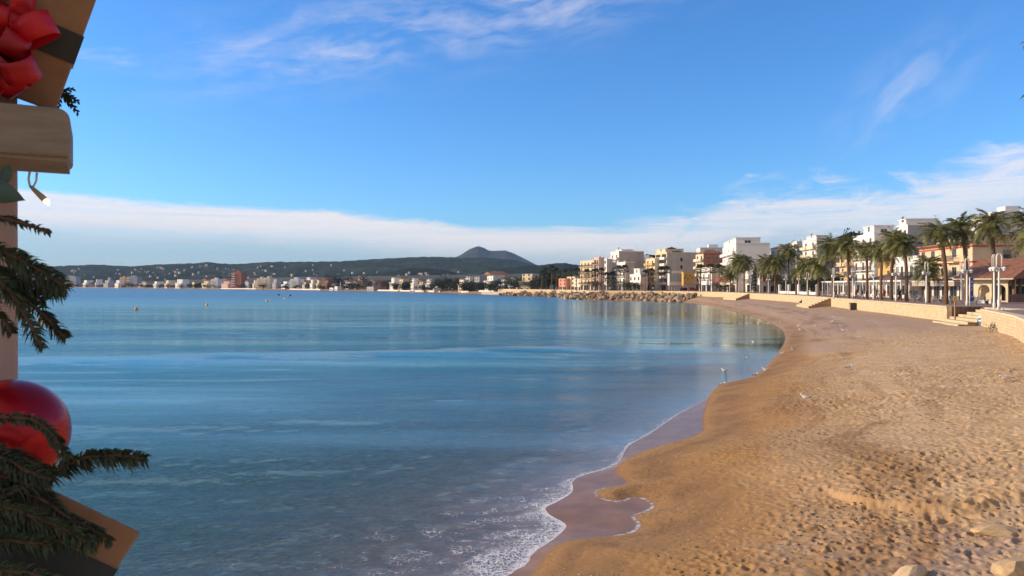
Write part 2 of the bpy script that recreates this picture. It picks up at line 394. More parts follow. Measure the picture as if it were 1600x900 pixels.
c1 = T.mix(T.m('MULTIPLY', T.ss(stn, 0.44, 0.33), T.ss(gy, 30, 60, 0.15, 0.55)), c1, (0.56, 0.44, 0.34))
mid = T.m('MULTIPLY', T.ss(gy, 62, 46), T.ss(T.m('ADD', nb, T.m('MULTIPLY', T.m('SUBTRACT', gx, T.m('MULTIPLY', gy, 0.40)), -0.035)), 0.38, 0.60)); c1 = T.mix(T.m('MULTIPLY', mid, 0.40), c1, (0.34, 0.175, 0.055))
# damp orange belt just above the water and dark debris lines
sj = T.m('ADD', ss_, T.m('MULTIPLY', T.m('SUBTRACT', nm, 0.5), 1.5))
damp = T.ss(sj, 3.4, 1.2); dmx = T.mix(T.ss(nf, 0.35, 0.65), (0.30, 0.155, 0.055), (0.44, 0.255, 0.105))
c2 = T.mix(T.m('MULTIPLY', damp, T.ss(gy, 120, 60, 0.35, 0.85)), c1, dmx)
deb = T.m('MULTIPLY', T.m('MULTIPLY', T.ss(sj, 0.1, 0.7), T.ss(sj, 2.3, 1.2)), T.m('MULTIPLY', T.ss(T.noise(pos, 0.5, 3), 0.42, 0.58), T.ss(nf, 0.42, 0.58)))
c2 = T.mix(T.m('MULTIPLY', deb, 0.7), c2, (0.16, 0.085, 0.045))
deb2 = T.m('MULTIPLY', T.m('MULTIPLY', T.ss(sj, 5.0, 5.8), T.ss(sj, 7.4, 6.3)), T.m('MULTIPLY', T.ss(T.noise(pos, 1.1, 5, 0.7), 0.5, 0.6), T.ss(gy, 55, 75)))
c2 = T.mix(T.m('MULTIPLY', deb2, 0.75), c2, (0.17, 0.115, 0.09))
wet = T.ss(T.m('ADD', ss_, T.m('MULTIPLY', T.m('SUBTRACT', T.noise(pos, 5, 4), 0.5), 0.12)), 0.16, -0.06)
wc = T.mix(T.ss(nm, 0.3, 0.7), (0.27, 0.135, 0.055), (0.36, 0.19, 0.085))
c3 = T.mix(wet, c2, wc)
far_scrub = T.mix(T.ss(T.noise(pos, 0.02, 5, 0.6), 0.35, 0.65), (0.05, 0.06, 0.03), (0.13, 0.12, 0.07))
inl = T.m('MULTIPLY', T.ss(ss_, 16, 24), T.ss(gy, 330, 350))
edgef = T.m('MULTIPLY', T.m('MULTIPLY', T.ss(ss_, -0.10, -0.03), T.ss(ss_, 0.05, 0.0)), T.m('MULTIPLY', T.ss(gx, 2.2, 2.7), T.m('MULTIPLY', T.ss(gy, 22, 21), T.ss(T.noise(pos, 9, 4), 0.42, 0.55))))
c3 = T.mix(T.m('MULTIPLY', edgef, 0.8), c3, (0.78, 0.74, 0.70))
c4 = T.mix(inl, c3, far_scrub)
c4 = T.mix(T.ss(sw_, 0.05, -0.15), c4, T.mix(T.ss(nm, 0.3, 0.7), (0.30, 0.165, 0.085), (0.46, 0.28, 0.16)))
T.link(c4, b.inputs['Base Color'])
T.link(T.mix(wet, (0.92,) * 3, (0.22,) * 3), b.inputs['Roughness'])
T.link(T.lin(wet, 0, 1, 0.25, 0.13), b.inputs['Specular IOR Level'])
nearf = T.ss(gy, 120, 30)
bh = T.m('ADD', T.m('MULTIPLY', nf, 0.6), T.m('ADD', T.m('MULTIPLY', ng, 0.35), T.m('MULTIPLY', T.vor(pos, 6.5, 'SMOOTH_F1'), 1.1)))
dryf = T.m('MULTIPLY', T.ss(sj, 1.0, 4.5, 0.30, 1.0), T.lin(wet, 0, 1, 1.0, 0.03))
T.link(T.bump(bh, T.m('MULTIPLY', dryf, 0.9), 0.055), b.inputs['Normal'])

# ---------------------------------------------------------------- sea
def sfn(x, y):
    p = np.stack([x, y], 1)
    sW = segdist(p, WLINE) * np.where(inside(p, WLINE + closing), 1, -1); d = -sW
    z = np.full(len(x), 0.012)
    crest = 1.3 * (fbm(x * 0.22, y * 0.001, 3, 7) - 0.5) + np.interp(x, [-60, -39, -17, 9, 20, 40], [56, 58, 63, 70, 78, 95]) + 1.6 * (fbm(x * 0.05, y * 0.001, 3, 3) - 0.5)
    ph = (y - crest)
    a = smooth(15, 3, x) * smooth(1.5, 8, d)
    z += a * 0.40 * np.exp(-((ph - 0.0) / np.where(ph < 0, 4.6, 11.0)) ** 2) * (0.75 + 0.5 * fbm(x * 0.08, y * 0.01, 2, 8))
    z += smooth(2, 9, d) * 0.05 * np.exp(-((ph + 14) / 2.2) ** 2) * fbm(x * 0.07, y * 0.05, 2, 13)
    w1 = fbm(x * 0.09 + y * 0.02, y * 0.35, 3, 17) - 0.5
    z += 0.11 * w1 * smooth(1.0, 12, d) * smooth(400, 60, y)
    # little swash waves rolling onto the near shore
    nsh = smooth(45, 20, y) * smooth(0.15, 1.2, d)
    z += nsh * 0.035 * np.maximum(0, np.sin((d + 1.5 * fbm(x * 0.35, y * 0.35, 3, 31)) * 2.1)) ** 3 * smooth(9, 3, d)
    z += nsh * 0.03 * (fbm(x * 1.3, y * 1.3, 3, 41) - 0.5)
    depth = 3.2 * (1 - np.exp(-d.clip(min=0) * 0.060 / 3.2))
    fw = np.interp(y, [5, 14, 18, 21.3, 22.5, 24, 30, 36, 45], [1.0, 1.1, 0.95, 0.55, 0.22, 0.16, 0.12, 0.06, 0.0])
    return z, {'d': d, 'depth': depth, 'fw': fw}
inner = list(np.arange(-39, 45, 0.16))
radii = np.concatenate([np.linspace(0.5, 9, 12), 9 * np.exp(np.arange(1, 520) * 0.0052)]); radii = np.concatenate([radii, radii[-1] * np.exp(np.arange(1, 200) * 0.025)]); radii = radii[radii < 8400]
me = polar(radii, az_steps(inner), sfn, 'sea'); wm = bpy.data.materials.new('sea_water'); me.materials.append(wm)
sea = link('sea', me); tag(sea, 'calm blue bay water with foam at the sand', None, None, 'structure')
wm.use_nodes = True; T = NT(wm.node_tree); wm.node_tree.nodes.clear()
pos = T.new('ShaderNodeNewGeometry').outputs['Position']; spp = T.new('ShaderNodeSeparateXYZ'); T.link(pos, spp.inputs[0]); gx, gy, gz = spp.outputs
d_, dp, fw_ = T.attr('d'), T.attr('depth'), T.attr('fw')
body = T.mix(T.ss(dp, 0.3, 1.9), (0.038, 0.090, 0.060), (0.007, 0.150, 0.175))
body = T.mix(T.ss(gy, 80, 500), body, (0.008, 0.085, 0.18))
opq = T.m('SUBTRACT', 1.0, T.m('POWER', 2.718, T.m('MULTIPLY', dp, -2.5)))
dif = T.new('ShaderNodeBsdfDiffuse'); T.link(body, dif.inputs[0])
tr = T.new('ShaderNodeBsdfTransparent'); tr.inputs[0].default_value = (0.92, 0.92, 0.90, 1)
mx = T.new('ShaderNodeMixShader'); T.link(opq, mx.inputs[0]); T.link(tr.outputs[0], mx.inputs[1]); T.link(dif.outputs[0], mx.inputs[2])
# ripples; calmer in the lee of the beach, with stretched slicks
r1 = T.noise(T.mapv(pos, (0.8, 1.4, 1), (0, 0, R(12))), 5.5, 5, 0.62, 0.4)
r2 = T.noise(T.mapv(pos, (0.8, 1.3, 1), (0, 0, R(-18))), 2.1, 4, 0.55, 0.3)
r3 = T.noise(T.mapv(pos, (0.06, 0.32, 1), (0, 0, R(6))), 1.0, 3, 0.5)
slick = T.noise(T.mapv(pos, (0.012, 0.075, 1)), 1.0, 4, 0.6)
lee = T.m('MULTIPLY', T.ss(T.m('SUBTRACT', gx, T.m('MULTIPLY', gy, 0.03)), -2, 14), T.ss(gy, 45, 75))
stren = T.m('MULTIPLY', T.lin(lee, 0, 1, 1.0, 0.17), T.ss(slick, 0.38, 0.62, 0.30, 1.25))
stren = T.m('MULTIPLY', stren, T.ss(d_, 0.0, 4.0, 0.35, 1.0))
hgt = T.m('ADD', T.m('MULTIPLY', r1, 0.42), T.m('ADD', T.m('MULTIPLY', r2, 0.8), T.m('MULTIPLY', r3, 0.9)))
bn = T.bump(hgt, stren, T.ss(gy, 15, 70, 0.21, 0.13))
T.link(bn, dif.inputs['Normal'])
gl = T.new('ShaderNodeBsdfGlossy'); gl.inputs[0].default_value = (0.78, 0.88, 0.80, 1); T.link(T.ss(gy, 60, 420, 0.06, 0.30), gl.inputs['Roughness']); T.link(bn, gl.inputs['Normal'])
fr = T.new('ShaderNodeFresnel'); fr.inputs[0].default_value = 1.33; T.link(bn, fr.inputs['Normal'])
mx2 = T.new('ShaderNodeMixShader'); T.link(T.m('MULTIPLY', fr.outputs[0], T.m('MULTIPLY', T.m('ADD', T.ss(gy, 13, 40, 0.24, 0.66), T.m('MULTIPLY', lee, 0.26)), T.ss(gy, 130, 500, 1.0, 0.85))), mx2.inputs[0]); T.link(mx.outputs[0], mx2.inputs[1]); T.link(gl.outputs[0], mx2.inputs[2])
# foam
nz = T.noise(pos, 2.2, 3, 0.6, 0, 'Color'); vv = T.new('ShaderNodeVectorMath', operation='MULTIPLY_ADD'); T.link(nz, vv.inputs[0]); vv.inputs[1].default_value = (0.45, 0.45, 0); T.link(pos, vv.inputs[2])
e1 = T.vor(vv.outputs[0], 6.5, 'DISTANCE_TO_EDGE'); e2 = T.vor(vv.outputs[0], 14, 'DISTANCE_TO_EDGE')
lace = T.m('MAXIMUM', T.ss(e1, 0.11, 0.02), T.m('MULTIPLY', T.ss(e2, 0.16, 0.03), 0.8))
fn = T.noise(pos, 1.1, 4, 0.6); dn = T.m('DIVIDE', d_, fw_)
front = T.ss(T.m('ADD', dn, T.m('ADD', T.m('MULTIPLY', T.m('SUBTRACT', T.noise(pos, 7, 4), 0.5), 0.6), T.m('MULTIPLY', T.m('SUBTRACT', T.noise(pos, 1.6, 3), 0.5), 0.5))), 0.22, 0.06)
belt = T.m('MULTIPLY', T.ss(T.m('ADD', dn, T.m('MULTIPLY', T.m('SUBTRACT', fn, 0.5), 3.6)), 1.15, 0.45), lace)
wide = T.m('MULTIPLY', T.m('MULTIPLY', T.ss(T.m('ADD', fn, T.m('MULTIPLY', dn, -0.018)), 0.40, 0.56), T.ss(dn, 7.5, 1.0)), T.ss(e1, 0.07, 0.012))
wide = T.m('MULTIPLY', wide, T.ss(T.noise(T.mapv(pos, (1, 2.5, 1)), 0.9, 4), 0.42, 0.54))
foam = T.m('MULTIPLY', T.m('MAXIMUM', front, T.m('MAXIMUM', belt, T.m('MULTIPLY', wide, 0.8))), T.m('GREATER_THAN', fw_, 0.02), clamp=True)
fd = T.new('ShaderNodeBsdfDiffuse'); fd.inputs[0].default_value = (0.82, 0.80, 0.78, 1)
T.link(T.bump(T.m('MULTIPLY', lace, 1.0), 0.6, 0.02), fd.inputs['Normal'])
mx3 = T.new('ShaderNodeMixShader'); T.link(foam, mx3.inputs[0]); T.link(mx2.outputs[0], mx3.inputs[1]); T.link(fd.outputs[0], mx3.inputs[2])
out = T.new('ShaderNodeOutputMaterial'); T.link(mx3.outputs[0], out.inputs[0])

# ---------------------------------------------------------------- hills
def hill(name, pts, D, depth, material, k, foot=0.0, rough=0.06, label='wooded hill'):
    pxs = np.array([a for a, _ in pts], float); ys = np.array([b_ for _, b_ in pts], float)
    px = np.arange(pxs[0], pxs[-1] + 0.1, 2.0)
    H = CZ + (HY - np.interp(px, pxs, ys)) / F * D
    v = np.linspace(-1, 1, 41)
    PX, V = np.meshgrid(px, v); HH = np.broadcast_to(H, PX.shape)
    Y = D + V * depth; Xw = (PX - 800) / F * D * (1 + V * 0.0) 
    Xw = (PX - 800) / F * Y
    shp = np.where(V < 0, (1 + V) ** 0.85, 1 - V ** 2)
    nn = fbm(Xw / D * 40, Y / D * 40, 5, k) - 0.5
    Z = foot + (HH - foot) * shp + nn * HH * rough * 6 * shp * (1 - shp) * 2 + (fbm(Xw / D * 220, Y / D * 220, 3, k + 5) - 0.5) * D * 0.0016 * np.clip(shp * 3, 0, 1)
    mb = bpy.data.meshes.new(name); na = len(px)
    idx = np.arange(len(v) * na).reshape(len(v), na)
    q = np.stack([idx[:-1, :-1], idx[:-1, 1:], idx[1:, 1:], idx[1:, :-1]], -1).reshape(-1, 4)
    mb.from_pydata(np.stack([Xw.ravel(), Y.ravel(), Z.ravel()], 1).tolist(), [], q.tolist())
    for f in mb.polygons: f.use_smooth = True
    mb.materials.append(material); o = link(name, mb); tag(o, label, None, None, 'structure')
    def at(pxq, vq):
        Yq = D + vq * depth; Xq = (pxq - 800) / F * Yq
        j = int(np.clip((pxq - px[0]) / 2.0, 0, na - 1)); i = int(np.clip((vq + 1) / 2 * 40, 0, 39)); fr_ = (vq + 1) / 2 * 40 - i
        return Vector((Xq, Yq, Z[i, j] * (1 - fr_) + Z[i + 1, j] * fr_))
    return at
def hill_mat(name, a, b_, c_, s):
    m = bpy.data.materials.new(name); m.use_nodes = True; T = NT(m.node_tree); bb = m.node_tree.nodes['Principled BSDF']
    pos = T.new('ShaderNodeNewGeometry').outputs['Position']
    n = T.noise(pos, s, 7, 0.68); n2 = T.noise(pos, s * 0.22, 4, 0.6)
    c = T.mix(T.ss(n, 0.35, 0.66), a, b_); c = T.mix(T.m('MULTIPLY', T.ss(n2, 0.5, 0.7), 0.6), c, c_)
    T.link(c, bb.inputs['Base Color']); bb.inputs['Roughness'].default_value = 1; bb.inputs['Specular IOR Level'].default_value = 0
    T.link(T.bump(n, 1.0, 0.25 / s), bb.inputs['Normal']); return m
hm1 = hill_mat('hill_scrub', (0.016, 0.028, 0.011), (0.050, 0.066, 0.028), (0.13, 0.115, 0.085), 0.035)
hm2 = hill_mat('mountain_scrub', (0.035, 0.04, 0.025), (0.07, 0.07, 0.045), (0.12, 0.10, 0.07), 0.006)
hm3 = hill_mat('near_wooded', (0.014, 0.020, 0.010), (0.035, 0.042, 0.02), (0.05, 0.05, 0.03), 0.04)
at_m = hill('mountain', [(600, 446), (640, 425), (690, 408), (712, 402), (722, 397), (735, 389), (747, 384.5), (756, 387.5), (765, 391.5), (775, 392), (790, 391.5), (800, 395), (815, 402), (830, 410), (850, 418), (900, 432), (960, 446)], 6000, 1500, hm2, 3, label='distant blue mountain with a pointed summit')
at_r = hill('hill', [(-160, 424), (0, 419), (60, 417), (100, 415.5), (145, 413.5), (165, 414), (200, 416), (260, 412.5), (300, 411.5), (323, 409.5), (345, 412), (370, 413), (410, 409.5), (470, 409), (530, 408.5), (575, 405.5), (640, 402), (680, 401), (720, 402.5), (760, 403), (800, 406), (835, 413), (850, 418), (900, 430), (960, 446)], 3400, 1000, hm1, 11, label='long low wooded ridge behind the bay')
at_s = hill('hill', [(440, 446), (520, 436), (570, 430), (610, 424), (640, 419), (670, 419), (700, 423), (720, 430), (740, 430), (780, 421), (815, 415.5), (840, 415), (870, 411), (885, 411), (905, 415), (960, 425), (1050, 440), (1120, 446)], 2300, 500, hm3, 23, label='dark wooded hill nearest behind the far town')
at_b = hill('hill', [(900, 446), (960, 438), (990, 412), (1010, 397), (1030, 399), (1060, 410), (1200, 400), (1290, 378), (1330, 362), (1350, 366), (1400, 380), (1700, 395), (1900, 420)], 480, 130, hm3, 29, foot=2.0, label='dark hill slope behind the promenade buildings')
# ================================================================ materials
def plaster(name, c, var=0.12):
    return mat(name, c, 0.85, var, 0.35, 0.25, 3.0)
M = {}
M['white'] = plaster('white_plaster', (0.83, 0.79, 0.75), 0.07); M['cream'] = plaster('cream_plaster', (0.76, 0.65, 0.47)); M['orange'] = plaster('orange_plaster', (0.80, 0.60, 0.38))
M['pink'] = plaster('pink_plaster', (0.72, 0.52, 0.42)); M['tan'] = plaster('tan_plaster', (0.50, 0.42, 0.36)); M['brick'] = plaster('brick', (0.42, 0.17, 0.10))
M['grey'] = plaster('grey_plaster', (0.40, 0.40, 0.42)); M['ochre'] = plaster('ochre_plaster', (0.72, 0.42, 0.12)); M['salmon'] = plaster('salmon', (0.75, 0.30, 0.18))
M['tile'] = mat('roof_tile', (0.30, 0.13, 0.07), 0.85, 0.3, 2.0, 0.8, 6.0); M['brown'] = mat('brown_tile', (0.20, 0.11, 0.07), 0.85, 0.3, 2.0, 0.8, 6.0)
M['glass'] = mat('window_glass', (0.035, 0.04, 0.05), 0.15); M['frame'] = mat('frame_paint', (0.62, 0.58, 0.52), 0.6); M['dark'] = mat('dark_opening', (0.035, 0.028, 0.025), 0.6)
M['shut'] = mat('shutter', (0.33, 0.25, 0.18), 0.7); M['rail'] = mat('railing_iron', (0.10, 0.09, 0.09), 0.5); M['lamp'] = mat('lamp_paint', (0.80, 0.79, 0.76), 0.4)
M['lampg'] = mat('lamp_glass', (0.85, 0.84, 0.80), 0.2); M['red'] = mat('red_trim', (0.55, 0.05, 0.03), 0.6); M['awn'] = mat('dark_awning', (0.05, 0.05, 0.06), 0.8); M['rawn'] = mat('red_awning', (0.42, 0.06, 0.04), 0.8)
M['bark'] = mat('palm_bark', (0.17, 0.10, 0.06), 0.95, 0.35, 9, 1.0, 14.0, bdist=0.05); M['wood'] = mat('weathered_wood', (0.30, 0.19, 0.10), 0.8, 0.2, 8, 0.4, 20)
M['blue'] = mat('blue_paint', (0.03, 0.10, 0.42), 0.4); M['binblue'] = mat('bin_blue', (0.05, 0.22, 0.50), 0.35); M['rock'] = mat('boulder_stone', (0.36, 0.265, 0.18), 0.95, 0.4, 1.0, 1.0, 5.0, bdist=0.15)
M['stonewall'] = None
M['green'] = mat('mid_leaf', (0.035, 0.055, 0.016), 0.7, 0.45, 0.6); M['dkgreen'] = mat('dark_leaf', (0.018, 0.030, 0.012), 0.75, 0.45, 0.6)
M['pine'] = mat('pine_leaf', (0.022, 0.034, 0.012), 0.8, 0.5, 0.3); M['autumn'] = mat('reddish_leaf', (0.16, 0.05, 0.03), 0.8, 0.3, 0.5)
M['trunk'] = mat('tree_bark', (0.12, 0.085, 0.06), 0.95, 0.3, 4, 0.6, 10)
def palm_leaf_mat(name, a, b_):
    m = bpy.data.materials.new(name); m.use_nodes = True; T = NT(m.node_tree); bb = m.node_tree.nodes['Principled BSDF']
    tc = T.new('ShaderNodeTexCoord').outputs['Object']
    T.link(T.mix(T.ss(T.noise(tc, 2.2, 3), 0.35, 0.65), a, b_), bb.inputs['Base Color']); bb.inputs['Roughness'].default_value = 0.5
    tl = T.new('ShaderNodeBsdfTranslucent'); T.link(T.mix(T.ss(T.noise(tc, 2.2, 3), 0.35, 0.65), a, b_), tl.inputs[0]); mxs = T.new('ShaderNodeMixShader'); mxs.inputs[0].default_value = 0.3
    T.link(bb.outputs[0], mxs.inputs[1]); T.link(tl.outputs[0], mxs.inputs[2]); T.link(mxs.outputs[0], m.node_tree.nodes['Material Output'].inputs[0])
    return m
M['palm'] = palm_leaf_mat('palm_leaflet', (0.085, 0.110, 0.028), (0.29, 0.27, 0.085)); M['fan'] = palm_leaf_mat('fan_leaf', (0.035, 0.05, 0.018), (0.09, 0.095, 0.035)); M['dead'] = mat('dead_frond', (0.22, 0.13, 0.06), 0.9, 0.3, 4)

def wall_stone():
    m = bpy.data.materials.new('cream_stone_blocks'); m.use_nodes = True; T = NT(m.node_tree); bb = m.node_tree.nodes['Principled BSDF']
    uv = T.new('ShaderNodeUVMap').outputs[0]
    br = T.new('ShaderNodeTexBrick'); T.link(uv, br.inputs['Vector']); br.inputs['Scale'].default_value = 1.0
    br.inputs['Brick Width'].default_value = 0.62; br.inputs['Row Height'].default_value = 0.24; br.inputs['Mortar Size'].default_value = 0.012
    br.inputs['Color1'].default_value = (0.62, 0.47, 0.27, 1); br.inputs['Color2'].default_value = (0.70, 0.56, 0.36, 1); br.inputs['Mortar'].default_value = (0.48, 0.36, 0.21, 1)
    n = T.noise(uv, 1.1, 6, 0.65); n2 = T.noise(uv, 14, 4, 0.6)
    c = T.mix(T.m('MULTIPLY', T.ss(n, 0.5, 0.72), 0.45), br.outputs[0], (0.42, 0.31, 0.19)); c = T.mix(T.m('MULTIPLY', T.ss(n2, 0.6, 0.75), 0.4), c, (0.35, 0.25, 0.15))
    T.link(c, bb.inputs['Base Color']); bb.inputs['Roughness'].default_value = 0.95
    T.link(T.bump(T.m('ADD', n2, T.m('MULTIPLY', br.outputs['Fac'], -1.0)), 0.7, 0.03), bb.inputs['Normal']); return m
M['stonewall'] = wall_stone()
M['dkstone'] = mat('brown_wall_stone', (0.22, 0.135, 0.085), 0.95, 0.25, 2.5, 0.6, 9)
M['coping'] = mat('coping_stone', (0.70, 0.57, 0.38), 0.9, 0.15, 1.5, 0.4, 8)
def paving():
    m = bpy.data.materials.new('promenade_paving'); m.use_nodes = True; T = NT(m.node_tree); bb = m.node_tree.nodes['Principled BSDF']
    pos = T.new('ShaderNodeNewGeometry').outputs['Position']
    br = T.new('ShaderNodeTexBrick'); T.link(pos, br.inputs['Vector']); br.inputs['Scale'].default_value = 1; br.inputs['Brick Width'].default_value = 0.8; br.inputs['Row Height'].default_value = 0.4
    br.inputs['Color1'].default_value = (0.30, 0.19, 0.14, 1); br.inputs['Color2'].default_value = (0.36, 0.24, 0.18, 1); br.inputs['Mortar'].default_value = (0.2, 0.14, 0.11, 1); br.inputs['Mortar Size'].default_value = 0.01
    c = T.mix(T.m('MULTIPLY', T.ss(T.noise(pos, 0.3, 5), 0.4, 0.7), 0.4), br.outputs[0], (0.22, 0.16, 0.13)); T.link(c, bb.inputs['Base Color']); bb.inputs['Roughness'].default_value = 0.85; return m
PZ = 3.7
# ================================================================ promenade slab and walls
inl = [(-9, 494), (20, 560), (110, 560), (150, 430), (165, 300), (160, 150), (150, 20), (120, -60)]
slab_pts = WALL_A + [(49.4, 68.6), (51.0, 77.6)] + WALL_B + WALL_C[1:] + inl[1:]
mb = MB(); n = len(slab_pts)
mb.v = [(x, y, PZ) for x, y in slab_pts] + [(x, y, 0.5) for x, y in slab_pts]
mb.face(range(n)[::-1] if False else list(range(n)), 0)
for i in range(n):
    j = (i + 1) % n; mb.face((i, j, n + j, n + i), 1)
me = mb.mesh('promenade', [paving(), M['coping']])
bmx = bmesh.new(); bmx.from_mesh(me); bmesh.ops.triangulate(bmx, faces=[f for f in bmx.faces if len(f.verts) > 4]); bmesh.ops.recalc_face_normals(bmx, faces=bmx.faces); bmx.to_mesh(me); bmx.free()
o = link('promenade', me); tag(o, 'paved promenade above the beach', None, None, 'structure')

def sea_wall(line, zt, zb, thick=0.55, label='', extra=None, close=True, name='beach_wall'):
    """stone wall standing just in front of the slab, with a coping strip on top"""
    L = [Vector((x, y)) for x, y in line]; root = empty(name, (0, 0, 0), 0, label, 'wall')
    ns = []
    for i, p in enumerate(L):
        t = (L[min(i + 1, len(L) - 1)] - L[max(i - 1, 0)]).normalized(); ns.append(Vector((-t.y, t.x)))
    def ribbon(o0, o1, z0, z1, m, nm, uvs=True):
        b = MB(); uv = []
        d = 0
        for i in range(len(L)):
            if i: d += (L[i] - L[i - 1]).length
            a = L[i] + ns[i] * o0; c = L[i] + ns[i] * o1
            b.v += [(a.x, a.y, z0), (a.x, a.y, z1), (c.x, c.y, z1), (c.x, c.y, z0)]; uv.append(d)
        fu = []
        for i in range(len(L) - 1):
            k = 4 * i
            for q, (v0, v1) in zip(((0, 1), (1, 2), (2, 3), (3, 0)), ((z0, z1), (0, abs(o1 - o0)), (z1, z0), (0, 0.5))):
                b.face((k + q[0], k + 4 + q[0], k + 4 + q[1], k + q[1])); fu.append([(uv[i], v0), (uv[i + 1], v0), (uv[i + 1], v1), (uv[i], v1)])
        b.face((3, 2, 1, 0)); fu.append([(0, z0), (0, z1), (thick, z1), (thick, z0)][::-1])
        k = 4 * (len(L) - 1); b.face((k, k + 1, k + 2, k + 3)); fu.append([(0, z0), (0, z1), (thick, z1), (thick, z0)])
        me = b.mesh(nm, [m]); ul = me.uv_layers.new(name='UVMap'); i = 0
        for f in fu:
            for u in f: ul.data[i].uv = u; i += 1
        bmx = bmesh.new(); bmx.from_mesh(me); bmesh.ops.recalc_face_normals(bmx, faces=bmx.faces); bmx.to_mesh(me); bmx.free()
        return link(nm, me, root)
    ribbon(thick, -0.004, zb, zt - 0.14, M['stonewall'], 'wall_face'); ribbon(thick + 0.07, -0.25, zt - 0.14, zt, M['coping'], 'coping')
    return root
sea_wall(WALL_A, PZ + 0.08, 1.0, label='cream stone beach wall at the right edge beside the blue bin')
sea_wall(WALL_B[:8], PZ + 0.08, 1.2, label='long cream stone beach wall curving away below the palms')
sea_wall(WALL_B[7:], PZ + 0.08, 0.4, label='cream stone wall along the top of the boulder breakwater')
sea_wall(WALL_C, PZ - 0.3, 0.0, label='low quay wall along the far rocky shore')
# return wall at the end of the long wall, facing us beside the steps
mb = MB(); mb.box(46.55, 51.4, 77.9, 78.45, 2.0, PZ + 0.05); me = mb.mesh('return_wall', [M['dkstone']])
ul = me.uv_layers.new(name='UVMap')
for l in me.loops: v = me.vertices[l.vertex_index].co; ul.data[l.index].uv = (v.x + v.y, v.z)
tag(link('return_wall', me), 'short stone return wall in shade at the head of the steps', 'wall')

def stairs(base, direction, width, n, rise, run, label, top=None, solid=True):
    """stepped prism; climbs along +local x from z=base"""
    root = empty('beach_steps', (*base,), direction, label, 'steps')
    for i in range(n):
        b = MB(); b.box(i * run, n * run + 0.3, 0, width, i * rise - (0.5 if i == 0 else 0), (i + 1) * rise - 0.05, 0); b.box(i * run - 0.03, n * run + 0.3, -0.01, width + 0.01, (i + 1) * rise - 0.05, (i + 1) * rise, 1)
        me = b.mesh('step', [M['stonewall'], M['coping']]); ul = me.uv_layers.new(name='UVMap')
        for l in me.loops: v = me.vertices[l.vertex_index].co; ul.data[l.index].uv = (v.x + v.y, v.z)
        link('step', me, root)
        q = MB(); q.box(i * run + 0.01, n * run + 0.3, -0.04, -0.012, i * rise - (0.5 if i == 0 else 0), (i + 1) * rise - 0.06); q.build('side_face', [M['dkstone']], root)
    return root
def along(line, y):      # x on a polyline for this y, and its heading
    for (x0, y0), (x1, y1) in zip(line[:-1], line[1:]):
        if min(y0, y1) <= y <= max(y0, y1):
            t = (y - y0) / (y1 - y0); return x0 + (x1 - x0) * t, math.atan2(-(x1 - x0), (y1 - y0))
x0, a0 = along(WALL_ALL, 74)
a0 = math.atan2(-(47.0 - 45.0), 78.5 - 69.6)
stairs((43.0, 70.9, 2.0), a0, 7.3, 7, 0.243, 0.82, 'broad cream stone steps down to the sand beside the blue bin')
for y, lb in ((134, 'stone steps down to the sand below the restaurant, shaded end like a dark triangle'), (212, 'smaller farther stone steps against the wall below the twin palms')):
    x, a = along(WALL_B, y); c = Vector((math.cos(a), math.sin(a)))
    stairs((x - c.x * 4.4, y - c.y * 4.4, 2.0), a, 13 if y < 200 else 16, 7, 0.235, 0.54, lb)
# dark metal hatch box standing against the wall
x, a = along(WALL_B, 116.0)
r = empty('utility_cabinet', (x - 1.15, 116, 1.95), a, 'dark brown cabinet standing against the long stone wall', 'cabinet')
b = MB(); b.box(-0.35, 0.35, 0, 1.0, 0, 1.25); b.build('cabinet_body', M['dark'], r); b = MB(); b.box(-0.42, 0.42, -0.05, 1.05, 1.25, 1.32); b.build('lid', M['shut'], r); b = MB(); b.box(-0.37, -0.352, 0.08, 0.92, 0.1, 1.15); b.build('door', M['shut'], r)

# ================================================================ windows, balconies (meshes shared)
CACHE = {}
def window_mesh(w, h, style):
    k = ('w', round(w, 1), round(h, 1), style)
    if k not in CACHE:
        b = MB(); fm = {'plain': 'frame', 'shut': 'shut', 'dark': 'dark'}[style]
        b.box(-0.06, 0.05, -w / 2 - 0.08, w / 2 + 0.08, -0.1, 0, 0)
        b.box(-0.05, 0.05, -w / 2 - 0.08, -w / 2, 0, h, 0); b.box(-0.05, 0.05, w / 2, w / 2 + 0.08, 0, h, 0); b.box(-0.05, 0.05, -w / 2 - 0.08, w / 2 + 0.08, h, h + 0.09, 0)
        b.box(-0.012, 0.05, -w / 2, w / 2, 0, h, 1)
        if style == 'plain': b.box(-0.03, 0.05, -0.03, 0.03, 0, h, 0)
        if style == 'shut': b.box(-0.035, 0.05, -w / 2, w / 2, h * 0.45, h, 2)
        CACHE[k] = b.mesh('window', [M['frame'], M['glass'], M['shut']])
    return CACHE[k]
def balcony_mesh(L, dpt, style, m, rail):
    k = ('b', round(L, 1), round(dpt, 1), style, m)
    if k not in CACHE:
        b = MB(); b.box(-dpt, 0.02, -L / 2, L / 2, -0.18, 0, 0)
        if style == 'solid':
            b.box(-dpt, -dpt + 0.1, -L / 2, L / 2, 0, 0.95, 0); b.box(-dpt + 0.1, 0.02, -L / 2, -L / 2 + 0.1, 0, 0.95, 0); b.box(-dpt + 0.1, 0.02, L / 2 - 0.1, L / 2, 0, 0.95, 0)
        else:
            for y in np.arange(-L / 2, L / 2 + 0.01, max(0.2, L / 20)): b.box(-dpt, -dpt + 0.04, y - 0.02, y + 0.02, 0, 0.95, 1)
            b.box(-dpt - 0.01, -dpt + 0.05, -L / 2, L / 2, 0.95, 1.02, 1)
            for y in (-L / 2, L / 2 - 0.04):
                b.box(-dpt, 0.02, y, y + 0.04, 0.95, 1.0, 1)
        CACHE[k] = b.mesh('balcony', [M[m], M[rail]])
    return CACHE[k]
